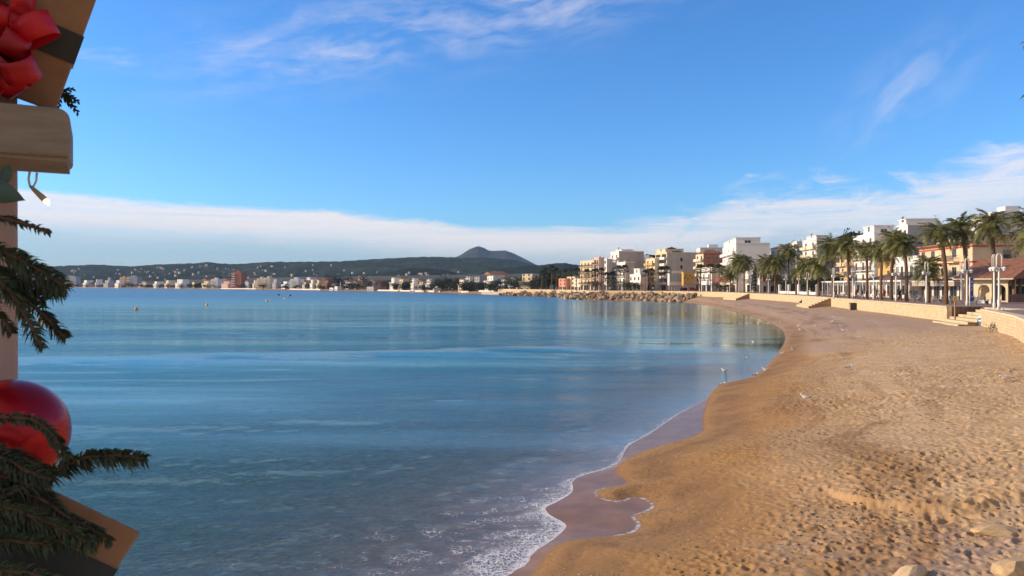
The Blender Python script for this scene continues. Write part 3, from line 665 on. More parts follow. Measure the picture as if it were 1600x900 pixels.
def building(label, pxL, pxC, pxR, ytop, Yc, th, color, floors, name='apartment_building', cat='building', side=None, side_cols=0, side_style='shut', style='plain', balc=None, fcols=None,
             base=PZ, roof=None, parapet=True, penthouse=None, ground='shop', awn=None, balm=None, fh=None, wmax=22.0, skipwin=False, chim=1):
    th = R(th); C = Vector((X(pxC, Yc), Yc)); dy = Vector((-math.sin(th), math.cos(th))); dx = Vector((math.cos(th), math.sin(th)))
    def reach(px, d):
        s = (px - 800) / F; q = d.x - s * d.y
        return (s * C.y - C.x) / q if abs(q) > 1e-6 else 5
    L = min(max(reach(pxL, dy), 2.0), 60); Wd = min(max(reach(pxR, dx), 3.0), wmax) if pxR > pxC else 9.0
    H = CZ + (HY - ytop) / F * Yc - base
    r = empty(name, (C.x, C.y, base), th, label, cat)
    b = MB(); b.box(0, Wd, 0, L, -1.0, H, 0); b.build('wall', [M[color]], r)
    if side:      # the wall facing the viewer takes a separate material
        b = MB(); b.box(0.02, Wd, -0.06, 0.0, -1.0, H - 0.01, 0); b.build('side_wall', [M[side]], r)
    if roof == 'hip' or roof == 'tile':
        b = MB(); e = 0.5; hh = 0.22 * min(L, Wd) 
        v = [(-e, -e, H), (Wd + e, -e, H), (Wd + e, L + e, H), (-e, L + e, H)]
        if L > Wd: rg = [(Wd / 2, Wd * 0.35, H + hh), (Wd / 2, L - Wd * 0.35, H + hh)]
        else: rg = [(L * 0.35, L / 2, H + hh), (Wd - L * 0.35, L / 2, H + hh)]
        a = v
        if L > Wd:
            b.poly([a[0], a[1], rg[0]]); b.poly([a[1], a[2], rg[1], rg[0]]); b.poly([a[2], a[3], rg[1]]); b.poly([a[3], a[0], rg[0], rg[1]])
        else:
            b.poly([a[0], a[1], rg[1], rg[0]]); b.poly([a[1], a[2], rg[1]]); b.poly([a[2], a[3], rg[0], rg[1]]); b.poly([a[3], a[0], rg[0]])
        b.poly([(x, y, H - 0.02) for x, y, z in v][::-1]); b.build('roof', [M['tile']], r)
    elif parapet:
        b = MB(); t = 0.22; hp = 0.28
        b.box(-0.12, t, -0.12, L + 0.1, H, H + hp); b.box(t, Wd + 0.1, -0.12, t, H, H + hp); b.box(Wd - t, Wd + 0.1, t, L + 0.1, H, H + hp); b.box(t, Wd - t, L - t, L + 0.1, H, H + hp); b.build('parapet', [M[color]], r)
    if penthouse:
        f0, f1, y0_, y1_, ph, pm = penthouse; b = MB(); b.box(Wd * f0, Wd * f1, L * y0_ + 0.3, L * y1_, H - 0.1, H + ph); b.box(Wd * f0 - 0.25, Wd * f1 + 0.25, L * y0_ + 0.05, L * y1_ + 0.25, H + ph, H + ph + 0.18)
        b.build('penthouse', [M[pm]], r)
        link('window', window_mesh(1.2, 1.3, 'plain'), r, (Wd * f0 - 0.01, L * (y0_ + y1_) / 2, H + 0.9))
        if Wd > 6:
            for q in (0.42, 0.55): link('window', window_mesh(0.9, 1.0, 'dark'), r, (Wd * (f0 * (1 - q) + f1 * q), L * y0_ + 0.29, H + ph - 1.9), math.pi / 2)
    fh = fh or H / floors
    rg = random.Random(int(pxC * 7 + pxL))
    nc = fcols or max(1, int(L / 3.4))
    for fl in range(floors):
        z = fl * fh
        if fl == 0 and ground == 'shop':
            b = MB()
            for c in range(max(1, nc)):
                y = L * (c + 0.5) / nc; ww = L / nc * 0.36
                dmb = MB(); dmb.box(-0.03, 0.05, -ww, ww, 0.02, min(2.5, fh * 0.8), 1); dmb.box(-0.08, 0.05, -ww - 0.08, -ww, 0.0, min(2.55, fh * 0.82), 0); dmb.box(-0.08, 0.05, ww, ww + 0.08, 0.0, min(2.55, fh * 0.82), 0)
                dmb.box(-0.08, 0.05, -0.04, 0.04, 0.0, min(2.5, fh * 0.8), 0)
                link('shop_front', dmb.mesh('shop_front', [M['frame'], M['glass']]), r, (0, y, 0))
            if awn:
                b.poly([(-1.7, 0.3, fh * 0.78), (-0.03, 0.3, fh * 0.98), (-0.03, L - 0.3, fh * 0.98), (-1.7, L - 0.3, fh * 0.78)]); b.poly([(-1.7, 0.3, fh * 0.68), (-1.7, 0.3, fh * 0.78), (-1.7, L - 0.3, fh * 0.78), (-1.7, L - 0.3, fh * 0.68)])
                b.poly([(-1.7, 0.3, fh * 0.68), (-1.7, 0.3, fh * 0.78), (-0.03, 0.3, fh * 0.98), (-0.03, 0.3, fh * 0.68)]); b.build('awning', [M[awn]], r)
            continue
        if skipwin: continue
        for c in range(nc):
            y = L * (c + 0.5) / nc; h_ = min(2.05, fh * 0.66) if (balc and balc != 'none') else min(1.4, fh * 0.5); ww = min(1.4, L / nc * 0.5)
            zz = z + (0.12 if balc else fh * 0.3)
            if balc == 'loggia':
                b = CACHE.get(('lg', round(L / nc, 1), round(fh, 1)))
                if not b:
                    q = MB(); wl = L / nc * 0.80; q.box(-0.02, 0.03, -wl / 2, wl / 2, 0.1, fh * 0.84, 0); b = CACHE[('lg', round(L / nc, 1), round(fh, 1))] = q.mesh('loggia', [M['dark']])
                link('loggia', b, r, (0, y, z)); 
            else: link('window', window_mesh(ww, h_, style), r, (0, y, zz))
            if balc: link('balcony', balcony_mesh(L / nc * 0.9, 1.2, 'solid' if balc == 'loggia' or balc == 'solid' else 'rail', balm or color, 'rail'), r, (-0.01, y, z))
        if side_cols:
            for c in range(side_cols):
                x = Wd * (c + 0.6) / (side_cols + 0.3); link('window', window_mesh(1.1, 1.25, side_style), r, (x, -0.07 if side else -0.01, z + fh * 0.3), math.pi / 2)
    for k in range(chim):
        b = MB(); cx = Wd * rg.uniform(.3, .8); cy = L * rg.uniform(.3, .8); b.box(cx, cx + 0.6, cy, cy + 0.6, H - 0.1, H + 1.0); b.box(cx - .08, cx + .68, cy - .08, cy + .68, H + 1.0, H + 1.1); b.build('chimney', [M[color]], r)
        b = MB(); b.box(cx + 2, cx + 2.05, cy, cy + 0.05, H, H + 2.6); b.box(cx + 1.5, cx + 2.5, cy, cy + 0.04, H + 2.4, H + 2.44); b.build('antenna', [M['rail']], r)
    return r, L, Wd, H

# ---- the row behind the promenade, nearest first
r, L, Wd, H = building('three storey orange hotel with red bands and dark awning beside the lamps', 1435.5, 1519, 1900, 379, 118, -7, 'orange', 3, balc=None, fcols=5, wmax=26, parapet=True, ground='shop', chim=0, side='orange')
for z in (0.36, 0.655, 0.93):
    b = MB(); b.box(-0.16, -0.0, -0.16, L, H * z, H * z + 0.22); b.box(0, Wd, -0.22, -0.06, H * z, H * z + 0.22); b.build('band', [M['red']], r)
b = MB(); b.box(-0.9, -0.17, -0.9, L, H + 0.02, H + 0.24); b.build('cornice', [M['tile']], r)
for c in (0.2, 0.35, 0.5):
    for z in (0.42, 0.72): link('window', window_mesh(1.3, 1.4, 'shut'), r, (Wd * c, -0.07, H * z), math.pi / 2)
    b = MB(); b.box(-1.2, 1.2, -0.5, -0.08, 0, 1.0); link('red_balcony', b.mesh('red_balcony', [M['red']]), r, (Wd * c, 0, H * 0.58))
for z in (0.37, 0.66):
    for y in (0.3, 0.7): link('balcony', balcony_mesh(L * 0.2, 0.9, 'rail', 'orange', 'rail'), r, (-0.17, L * y, H * z + 0.22))
b = MB(); b.box(-2.2, -0.17, -2.0, L + 2, 2.45, 3.35, 0); b.box(-2.3, Wd, -2.3, -2.0, 2.45, 3.35, 0); b.build('fascia', [M['awn']], r)
b = MB()
for i in range(14): b.box(1 + i * 1.6, 1.9 + i * 1.6, 0.2, 0.5, H + 0.3, H + 1.0)
b.box(0.8, 23.4, 0.2, 0.5, H + 1.0, H + 1.25); b.build('roof_balustrade', [M['tile']], r)

building('white two storey house with railed terraces between the hotel and the palms', 1399, 1436, 1440, 401, 137, -7, 'white', 2, name='terraced_house', cat='house', balc='rail', fcols=5, ground='shop', chim=0)
building('tall white apartment block behind the hotel with a bare shaded side', 1402, 1418, 1480, 352, 168, -7, 'white', 5, fcols=2, balc='rail', side='grey', penthouse=(0.0, 0.8, 0.1, .8, 1.4, 'white'))  # grey side puts the shade into the wall colour
building('small ochre house with two dark windows behind the restaurant roof', 1372, 1394, 1400, 406, 175, -7, 'ochre', 4, name='ochre_house', cat='house', fcols=2, roof='tile', chim=0)
building('pale apartment block with balconies and a roof penthouse behind the tall palms', 1333, 1366, 1405, 365, 196, -7, 'white', 5, fcols=3, balc='rail', penthouse=(0.1, 0.9, 0.1, 0.6, 2.2, 'white'))
building('orange apartment block with stacked balconies between the palms', 1312, 1332, 1345, 385, 212, -6, 'orange', 5, fcols=2, balc='solid')
building('stepped white apartment block on the slope with yellow balconies', 1254, 1276, 1318, 374, 240, -2, 'white', 6, fcols=2, balc='solid', balm='cream', penthouse=(0.0, 0.45, 0.0, 0.7, 1.2, 'white'))
building('white block with plain shaded side just left of the yellow balconies', 1234, 1245, 1262, 378, 258, 0, 'white', 6, fcols=2, balc=None)
building('white apartment block with red tiled roof behind the tallest single palm', 1204, 1220, 1245, 387, 270, 2, 'white', 5, fcols=2, roof='tile', balc='rail')
building('largest white apartment block with a blank lilac side and roof penthouse', 1129, 1150, 1203, 381, 262, -9, 'white', 5, fcols=3, balc='solid', penthouse=(0.0, 0.72, 0.0, 0.9, 2.1, 'white'), wmax=30)
r, L, Wd, H = building('white two storey house in shade with brown canopy beside the dark conifer', 1183, 1187, 1224, 421, 232, 0, 'white', 2, name='shaded_house', cat='house', fcols=1, chim=0)
b = MB(); b.box(0.5, Wd - 1.2, -1.6, -0.02, H * 0.50, H * 0.76); b.build('canopy', [M['brown']], r)
for c in (0.25, 0.55, 0.85): link('window', window_mesh(1.3, 1.8, 'dark'), r, (Wd * c, -0.02, 0.3), math.pi / 2)
building('white low shop house with red awning behind the young palms', 1124, 1143, 1150, 431, 268, 4, 'cream', 1, name='shop_house', cat='house', fcols=3, awn='rawn', chim=0)
building('white arched two storey house left of the dark conifer', 1148, 1176, 1182, 424, 255, 4, 'white', 2, name='arched_house', cat='house', fcols=3, balc='rail', chim=0)
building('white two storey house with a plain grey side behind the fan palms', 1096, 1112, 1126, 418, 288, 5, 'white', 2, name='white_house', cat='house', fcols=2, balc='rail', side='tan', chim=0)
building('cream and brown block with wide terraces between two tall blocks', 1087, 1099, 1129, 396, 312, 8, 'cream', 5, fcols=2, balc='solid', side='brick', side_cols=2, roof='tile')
# raised modern white pavilion with glass front and orange box
r, L, Wd, H = building('modern white pavilion with glazed front raised on thin columns', 1043, 1046, 1066, 424, 318, 10, 'white', 1, name='glass_pavilion', cat='pavilion', base=PZ + 3.3, ground='none', skipwin=True, chim=0, parapet=True)
for i in range(4):
    b = MB(); b.box(-0.6, 0.6, -0.02, 0.05, 0, H * 0.72); link('glazing', b.mesh('glazing', [mat('pale_glass', (0.35, 0.42, 0.38), 0.1)] if i == 0 else [bpy.data.materials['pale_glass']]), r, (Wd * (i + 0.6) / 4.2, -0.03, H * 0.12))
for i in range(6): b = MB(); b.box(-0.09, 0.09, 0.2, 0.4, -3.35, 0); link('column', b.mesh('column', [M['frame']]), r, (Wd * i / 5, 0, 0))
r, L, Wd, H = building('orange box pavilion with round dark holes raised on columns', 1066, 1068, 1085, 426, 314, 10, 'ochre', 1, name='orange_pavilion', cat='pavilion', base=PZ + 3.3, ground='none', skipwin=True, chim=0)
for i, (u, v) in enumerate(((0.1, 0.5), (0.25, 0.7), (0.4, 0.42), (0.62, 0.72), (0.82, 0.5))):
    b = MB(); n = 12; b.poly([(0.33 * math.cos(2 * math.pi * k / n), 0, 0.33 * math.sin(2 * math.pi * k / n)) for k in range(n)]); link('porthole', b.mesh('porthole', [M['dark']]), r, (Wd * u, -0.02, H * v))
for i in range(6): b = MB(); b.box(-0.09, 0.09, 0.2, 0.4, -3.35, 0); link('column', b.mesh('column', [M['frame']]), r, (Wd * i / 5, 0, 0))
r, L, Wd, H = building('tall tan apartment block with white balcony stack and blank brown side', 1024, 1042, 1089, 395, 332, 10, 'orange', 6, fcols=2, balc='loggia', balm='white', side='tan', penthouse=(0.0, 0.6, 0.1, 0.9, 1.8, 'cream'))
for z in (0.42, 0.62, 0.82): link('window', window_mesh(1.1, 1.7, 'dark'), r, (Wd * 0.48, -0.07, H * z - 0.8), math.pi / 2)
b = MB(); 
for i in range(5): b.box(1 + i * 1.3, 2 + i * 1.3, 1, 2, H + 1.9 if i < 3 else H, H + 2.4 + 0.3 * (i % 2) if i < 3 else H + 0.8)
b.build('roof_clutter', [M['dark']], r)
building('cream apartment block with curved balconies left of the tall tan block', 1009, 1023, 1026, 404, 338, 12, 'cream', 5, fcols=2, balc='solid', balm='ochre')
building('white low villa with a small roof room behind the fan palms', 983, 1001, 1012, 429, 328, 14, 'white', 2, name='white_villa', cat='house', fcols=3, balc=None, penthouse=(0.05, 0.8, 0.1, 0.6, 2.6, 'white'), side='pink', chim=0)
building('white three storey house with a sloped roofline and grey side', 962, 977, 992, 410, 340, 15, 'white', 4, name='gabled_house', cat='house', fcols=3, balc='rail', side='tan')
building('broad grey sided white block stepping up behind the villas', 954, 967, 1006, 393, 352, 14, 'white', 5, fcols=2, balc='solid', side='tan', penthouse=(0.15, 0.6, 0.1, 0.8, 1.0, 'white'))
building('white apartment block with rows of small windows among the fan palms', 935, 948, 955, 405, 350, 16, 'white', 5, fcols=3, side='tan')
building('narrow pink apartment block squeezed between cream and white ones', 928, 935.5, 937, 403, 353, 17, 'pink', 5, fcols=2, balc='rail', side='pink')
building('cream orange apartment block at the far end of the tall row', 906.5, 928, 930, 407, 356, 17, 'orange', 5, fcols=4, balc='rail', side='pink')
building('salmon coloured house beyond the tall row', 873, 885, 887, 436, 402, 25, 'salmon', 3, name='salmon_house', cat='house', fcols=2, chim=0)
building('cream house with tall windows beside the salmon one', 886, 898, 900, 433, 398, 25, 'cream', 3, name='cream_house', cat='house', fcols=2, chim=0)
building('pale yellow house touching the last tall apartment block', 897, 910, 912, 436, 388, 24, 'cream', 3, name='yellow_house', cat='house', fcols=2, chim=0)

# ---- white restaurant pavilion with brown tiled roof
r, L, Wd, H = building('long white single storey restaurant with dark openings under the palms', 1295, 1421, 1430, 440, 131, -6, 'white', 1, name='restaurant', cat='restaurant', fcols=1, ground='none', skipwin=True, chim=0, parapet=False)
H = 3.0
b = MB(); b.box(-1.6, 12, -0.3, L + 0.5, H - 0.02, H + 0.28); b.build('flat_roof', [M['white']], r)
b = MB(); b.prism([(0.5, H + 0.3), (9, H + 0.3), (9, H + 2.2)], -0.2, L * 0.62); b.build('tile_roof', [M['brown']], r)
n = 13
for i in range(n):
    y = L * (i + 0.5) / n
    q = MB(); q.box(-0.03, 0.05, -L / n * 0.38, L / n * 0.38, 0.1 if i > 7 else 0.6, 2.35, 0 if i > 6 else 1)
    for k in (-.38, 0, .38): q.box(-0.06, 0.05, L / n * k - 0.05, L / n * k + 0.05, 0.0, 2.4, 2)
    link('opening', q.mesh('opening', [M['dark'], M['glass'], M['white']]), r, (0, y, 0))
    q = MB(); q.box(-1.5, -1.3, -0.1, 0.1, 0, H); link('column', q.mesh('column', [M['white']]), r, (0, L * i / (n - 1), 0))
# ---- shop row under the hotel
r, L, Wd, H = building('low grey and white shop row in front of the hotel', 1404, 1512, 1516, 439, 114, -8, 'white', 1, name='shop_row', cat='shops', fcols=9, ground='shop', chim=0, parapet=False)
b = MB(); b.box(-1.9, 3, 0, L, H - 0.8, H - 0.12); b.build('fascia', [M['tan']], r); b = MB(); b.box(-2.0, 3.1, -0.1, L + 0.1, H - 0.12, H + 0.05); b.build('flat_roof', [M['white']], r)
# ---- arcaded restaurant on the right, cream arches and tiled roof
r = empty('arcade_restaurant', (X(1575, 100), 100, PZ), R(34), 'cream arcaded restaurant with tiled roof at the right edge', 'restaurant')
AW, AH, NA = 2.0, 2.9, 3
b = MB()
def arch_panel(y0, wd, hgt, t, m, mb):
    n = 10; ro = wd * 0.36; cz = hgt * 0.58; yc = y0 + wd / 2
    pts = [(yc - ro, 0), (yc - ro, cz)] + [(yc - ro * math.cos(math.pi * k / n), cz + ro * math.sin(math.pi * k / n)) for k in range(1, n)] + [(yc + ro, cz), (yc + ro, 0)]
    outer = [(y0, 0), (y0, cz)] + [(y0 + wd * k / n, hgt) for k in range(0, n + 1)][1:-1] + [(y0 + wd, cz), (y0 + wd, 0)]
    outer[2] = (y0 + wd * .1, hgt); 
    for k in range(len(pts) - 1):
        for x in (0, t):
            q = [(x, *outer[k]), (x, *outer[k + 1]), (x, *pts[k + 1]), (x, *pts[k])]; mb.poly(q if x else q[::-1], m)
        mb.poly([(0, *pts[k]), (0, *pts[k + 1]), (t, *pts[k + 1]), (t, *pts[k])], m)
    mb.box(0, t, y0, y0 + wd, hgt - 0.001, hgt + 0.35, m)
    mb.poly([(0, y0, cz), (0, y0, hgt), (0, y0 + wd * .1, hgt)], m); mb.poly([(0, y0 + wd, cz), (0, y0 + wd, hgt), (0, y0 + wd * .9, hgt)][::-1], m)
for i in range(NA): arch_panel(i * AW, AW, AH, 0.35, 0, b)
b.build('arcade', [M['cream']], r)
b = MB(); b.box(2.2, 2.4, 0, NA * AW, 0, AH + 0.3); b.build('back_wall', [M['orange']], r)
b = MB(); b.box(0.35, 14, -0.3, 0.0, 0, 1.1, 0)
for i in range(7): b.box(1.2 + i * 1.9, 1.45 + i * 1.9, -0.3, 0.0, 1.1, AH + 0.3, 0)
b.build('side_pergola', [M['brown']], r)
b = MB(); b.box(1, 14, 0.3, 1.2, 0.2, 2.2); b.build('planting', [M['dkgreen']], r)
b = MB(); b.prism([(-1.0, AH + 0.36), (15, AH + 0.36), (15, AH + 1.0), (7, AH + 3.3)], -1.0, NA * AW + 0.5); b.build('roof', [M['tile']], r)
b = MB(); b.box(-1.2, -0.9, -1.1, NA * AW + 0.6, AH + 0.2, AH + 0.36); b.build('eave', [M['cream']], r)
# low white planter walls on the promenade
for px0, px1, Y0, Y1, lb in ((1514, 1562, 96, 93, 'low white planter wall in front of the arcaded restaurant'),):
    a = Vector((X(px0, Y0), Y0)); c = Vector((X(px1, Y1), Y1)); dv = c - a
    b = MB(); b.box(0, dv.length, 0, 0.4, 0, 0.5); o = b.build('planter_wall', [M['white']], None, (a.x, a.y, PZ)); o.rotation_euler = (0, 0, math.atan2(dv.y, dv.x)); tag(o, lb, 'planter')
# ---- fence of white pillars with a low wall
fx = [1218.5, 1233, 1248, 1277]; fy = [212, 202, 193, 176]
for i, (px, Y) in enumerate(zip(fx, fy)):
    r = empty('fence_pillar', (X(px, Y), Y, PZ), 0, ['white fence pillar beside the farthest lamp post pair', 'second white fence pillar from the conifer', 'third white fence pillar from the conifer', 'white fence pillar nearest the restaurant'][i], 'pillar', 'white fence pillars')
    b = MB(); b.box(-0.3, 0.3, -0.3, 0.3, 0, 2.3); b.build('shaft', [M['white']], r); b = MB(); b.box(-0.38, 0.38, -0.38, 0.38, 2.3, 2.45); b.box(-0.2, 0.2, -0.2, 0.2, 2.45, 2.6); b.build('cap', [M['white']], r)
for i in range(3):
    a = Vector((X(fx[i], fy[i]), fy[i])); c = Vector((X(fx[i + 1], fy[i + 1]), fy[i + 1])); dv = c - a
    b = MB(); b.box(0.32, dv.length - 0.32, -0.12, 0.12, 0, 0.7); o = b.build('low_wall', [M['white']], None, (a.x, a.y, PZ)); o.rotation_euler = (0, 0, math.atan2(dv.y, dv.x))
    tag(o, ['low white wall between the two fence pillars nearest the conifer', 'low white wall between the middle fence pillars', 'low white wall reaching the fence pillar nearest the restaurant'][i], 'wall', 'low white fence walls')

# ================================================================ palms
def frond(mb, az, e0, Lf, rng, nst=20, droop=1.0, wid=0.17, m=0, leafw=0.02):
    n = 9; pts = []; p = Vector((0, 0, 0)); e = e0
    d0 = Vector((math.cos(az), math.sin(az), 0)); p = d0 * 0.03
    for i in range(n + 1):
        pts.append(p.copy()); e -= droop * (0.10 + 0.11 * i / n) * (1.3 if e > -0.9 else 0.3)
        p = p + (d0 * math.cos(e) + Vector((0, 0, 1)) * math.sin(e)) * (Lf / n)
    for i in range(n):
        t = (pts[i + 1] - pts[i]).normalized(); s = t.cross(Vector((0, 0, 1))); s = s.normalized() if s.length > 1e-3 else Vector((1, 0, 0)); w = 0.018 * (1 - i / n) + 0.004
        mb.poly([pts[i] - s * w, pts[i] + s * w, pts[i + 1] + s * w * .8, pts[i + 1] - s * w * .8], m)
    for k in range(nst):
        u = 0.10 + 0.9 * (k + rng.random() * 0.6) / nst; q = u * n; i = min(int(q), n - 1); a = pts[i].lerp(pts[i + 1], q - i)
        t = (pts[i + 1] - pts[i]).normalized(); s = t.cross(Vector((0, 0, 1))); s = s.normalized() if s.length > 1e-3 else Vector((0, 1, 0)); up = s.cross(t)
        ll = wid * (0.45 + 1.0 * math.sin(math.pi * min(1, 0.15 + u * 0.78))) * rng.uniform(.85, 1.1)
        for sg in (-1, 1):
            dr = (s * sg * 0.75 + t * 0.75 + up * rng.uniform(-0.1, 0.35) - Vector((0, 0, 0.18))).normalized(); wv = t * leafw
            mb.poly([a - wv, a + wv, a + dr * ll * .6 + wv * 0.6 - Vector((0, 0, .01)), a + dr * ll - Vector((0, 0, 0.05 * ll / .17)), a + dr * ll * .6 - wv * 0.6], m)
def palm_crown(seed, n=64):
    rg = random.Random(seed); b = MB()
    for k in range(n):
        f = k / n; e0 = R(88 - 122 * f ** 0.85 + rg.uniform(-9, 9)); az = k * 2.39996 + rg.uniform(-.25, .25)
        frond(b, az, e0, rg.uniform(0.95, 1.22) * (0.82 + 0.25 * min(1, f * 2)), rg, droop=rg.uniform(0.55, 1.0))
    return b.mesh('crown', [M['palm']])
def palm_skirt(seed):
    rg = random.Random(seed); b = MB()
    for k in range(16):
        frond(b, k * 2.4, R(rg.uniform(-35, -5)), rg.uniform(.5, .8), rg, nst=8, droop=1.3, wid=0.10)
    b.lathe([(0.10, -0.30), (0.17, -0.2), (0.20, -0.05), (0.12, 0.08)], 9)
    return b.mesh('skirt', [M['dead']])
CR = [palm_crown(s) for s in (1, 2, 3, 4)]; SK = [palm_skirt(s) for s in (5, 6)]
def trunk_mesh(lean, seed):
    rg = random.Random(seed); b = MB(); n = 14; pts = []; rad = []
    for i in range(n + 1):
        u = i / n; pts.append((lean * (u - 0.0) ** 1.6, lean * 0.4 * math.sin(u * 3), u)); rad.append((1.25 - 0.25 * min(1, u * 6)) * (0.92 + 0.08 * (i % 2)) if u < 0.93 else 1.15)
    # radius is scaled later through object x/y scale: keep unit radius
    bb = MB()
    for i in range(n + 1):
        for k in range(10):
            th = 2 * math.pi * k / 10; bb.v.append((pts[i][0] + rad[i] * math.cos(th), pts[i][1] + rad[i] * math.sin(th), pts[i][2]))
    for i in range(n):
        for k in range(10): bb.face((i * 10 + k, i * 10 + (k + 1) % 10, (i + 1) * 10 + (k + 1) % 10, (i + 1) * 10 + k), 0, True)
    return bb.mesh('trunk', [M['bark']])
def date_palm(px_b, y_b, px_c, y_c, rpx, label, k, z=PZ, name='date_palm', rt=0.23):
    Y = (CZ - z) * F / (y_b - HY); x = X(px_b, Y); Hc = CZ + (HY - y_c) / F * Y - z; rr = rpx / F * Y
    r = empty(name, (x, Y, z), 0, label, 'palm tree', 'date palms along the promenade')
    lean = X(px_c, Y) - x
    t = link('trunk', CACHE.setdefault(('tr', k), trunk_mesh(lean / rt, k)), r, None, None, (rt, rt, Hc))
    c = link('crown', CR[k % 4], r, (lean, lean * 0.06 * 0, Hc - 0.12 * rr), k * 1.3, (rr * (1.0 + 0.10 * math.sin(k * 2.1)), rr * (1.0 + 0.10 * math.sin(k * 2.1)), rr * (1.02 + 0.12 * math.cos(k * 3.3)))); c.rotation_euler = (0.16 * math.sin(k * 1.7), 0.16 * math.cos(k * 2.9), k * 1.3)
    link('dead_fronds', SK[k % 2], r, (lean, 0, Hc - 0.16 * rr), k * 0.7, rr)
    return r
palms = [(1553, 480, 1547, 346, 31, 'tall date palm just left of the nearest lamp posts'),
 (1478, 475.5, 1467, 360, 29, 'tall leaning date palm in front of the orange hotel facade'),
 (1510, 475, 1502, 353, 31, 'tall date palm at the corner of the orange hotel'),
 (1416.7, 471, 1412, 377, 30, 'slightly leaning date palm in front of the white terraced house'),
 (1450.6, 473.5, 1450.6, 414, 25, 'short date palm against the near end of the hotel facade'),
 (1392.7, 469, 1397, 370, 27, 'date palm leaning right before the restaurant tile roof'),
 (1376.5, 468, 1379, 390, 24, 'date palm before the white restaurant windows'),
 (1355, 467, 1353.5, 387, 21, 'slim straight date palm in front of the penthouse block'),
 (1326, 465.7, 1323, 381, 24, 'straight date palm at the open end of the restaurant'),
 (1301, 465, 1298.6, 383, 27, 'date palm at the far corner of the restaurant'),
 (1279, 463, 1279.7, 411, 24, 'shorter date palm beside the fence pillar near the restaurant'),
 (1244, 460.3, 1244, 426, 15, 'smallest date palm near the fence pillars'),
 (1262, 461, 1258, 413, 21, 'date palm with low crown above the dark trees'),
 (1232, 458.3, 1232, 391, 20, 'tallest date palm behind the fence pillars'),
 (1211, 458.3, 1211.7, 408, 23, 'date palm in front of the shaded house, right of a pair'),
 (1198, 457.8, 1197, 410, 20, 'date palm in front of the shaded house, left of a pair'),
 (1162.5, 457.3, 1163, 408, 19, 'right palm of the close pair beside the conifer'),
 (1152.5, 457.2, 1152.5, 407, 19, 'left palm of the close pair beside the conifer'),
 (1142, 456.3, 1140, 423, 18, 'low date palm left of the close pair')]
for k, (a, b_, c, d, e, lb) in enumerate(palms): date_palm(a, b_, c, d, e, lb, k)
# two palms cut by the right edge of the picture
date_palm(1650, 489, 1624, 348, 48, 'date palm at the right edge, only its left fronds in view', 31)
r = empty('date_palm', (26.42, 30.5, PZ), 0, 'nearest date palm, a single frond tip in the upper right corner', 'palm tree', 'date palms along the promenade')
link('trunk', trunk_mesh(0, 40), r, None, None, (0.26, 0.26, 12.6)); link('crown', CR[1], r, (0, 0, 12.6), 0.4, 4.1); link('dead_fronds', SK[0], r, (0, 0, 12.3), 0.4, 3)

# fan palms
def fan_crown(seed, n=34):
    rg = random.Random(seed); b = MB()
    for k in range(n):
        f = k / n; e = R(80 - 120 * f); az = k * 2.39996; d = Vector((math.cos(az) * math.cos(e), math.sin(az) * math.cos(e), math.sin(e))); p = d * rg.uniform(0.45, 0.65)
        s = d.cross(Vector((0, 0, 1))); s = s.normalized() if s.length > 1e-3 else Vector((1, 0, 0)); up = s.cross(d)
        b.poly([Vector((0, 0, 0)) - s * .012, Vector((0, 0, 0)) + s * .012, p + s * .012, p - s * .012], 0)
        for j in range(11):
            a = R(-75 + 15 * j); dr = d * math.cos(a) + s * math.sin(a); q = p + dr * rg.uniform(0.40, 0.5) - Vector((0, 0, 0.10)); wv = (s * math.cos(a) - d * math.sin(a)) * 0.035
            b.poly([p, p + dr * .28 - wv + up * .02, q, p + dr * .28 + wv + up * .02], 0)
    return b.mesh('crown', [M['fan']])
FC = [fan_crown(s) for s in (1, 2, 3)]; ftr = trunk_mesh(0, 77)
fans = [(1094, 422, 455.6, 11), (1110, 421, 455.8, 11), (1124, 422, 456, 11), (1093 - 60, 424, 455, 9), (1018, 426, 455, 8), (1008, 428, 455, 8), (1042, 423, 455, 9), (976, 421, 454.5, 9), (967, 421, 454.5, 8), (957, 432, 454.5, 9), (949, 432, 454.5, 8), (940, 425, 454.5, 8),
        (930, 427, 454.4, 9), (917, 427, 454.3, 8), (901, 425, 454, 9), (893, 426, 454, 8), (884, 427, 453.7, 8), (862, 421, 453.4, 8), (853, 424, 453.2, 7), (870, 424, 453.4, 7), (847, 428, 453.2, 7)]
for k, (px, yc, yb, rp) in enumerate(fans):
    Y = (CZ - PZ) * F / (yb - HY); 
    if px < 1090 and px > 900: Y = min(Y, 312)
    Hc = CZ + (HY - yc) / F * Y - PZ; rr = rp / F * Y
    lb = {0: 'fan palm in front of the white house, left of three', 1: 'fan palm in front of the white house, middle of three', 2: 'fan palm in front of the red awning shop, right of three'}.get(k, 'slim fan palm in the row above the breakwater' if px > 905 else 'slim fan palm among the trees on the far rocky shore')
    r = empty('fan_palm', (X(px, Y), Y, PZ), 0, lb, 'palm tree', 'fan palms above the breakwater' if px > 905 else 'fan palms on the far rocky shore')
    link('trunk', ftr, r, None, None, (0.16, 0.16, Hc)); link('crown', FC[k % 3], r, (0, 0, Hc), k * 0.9, rr)

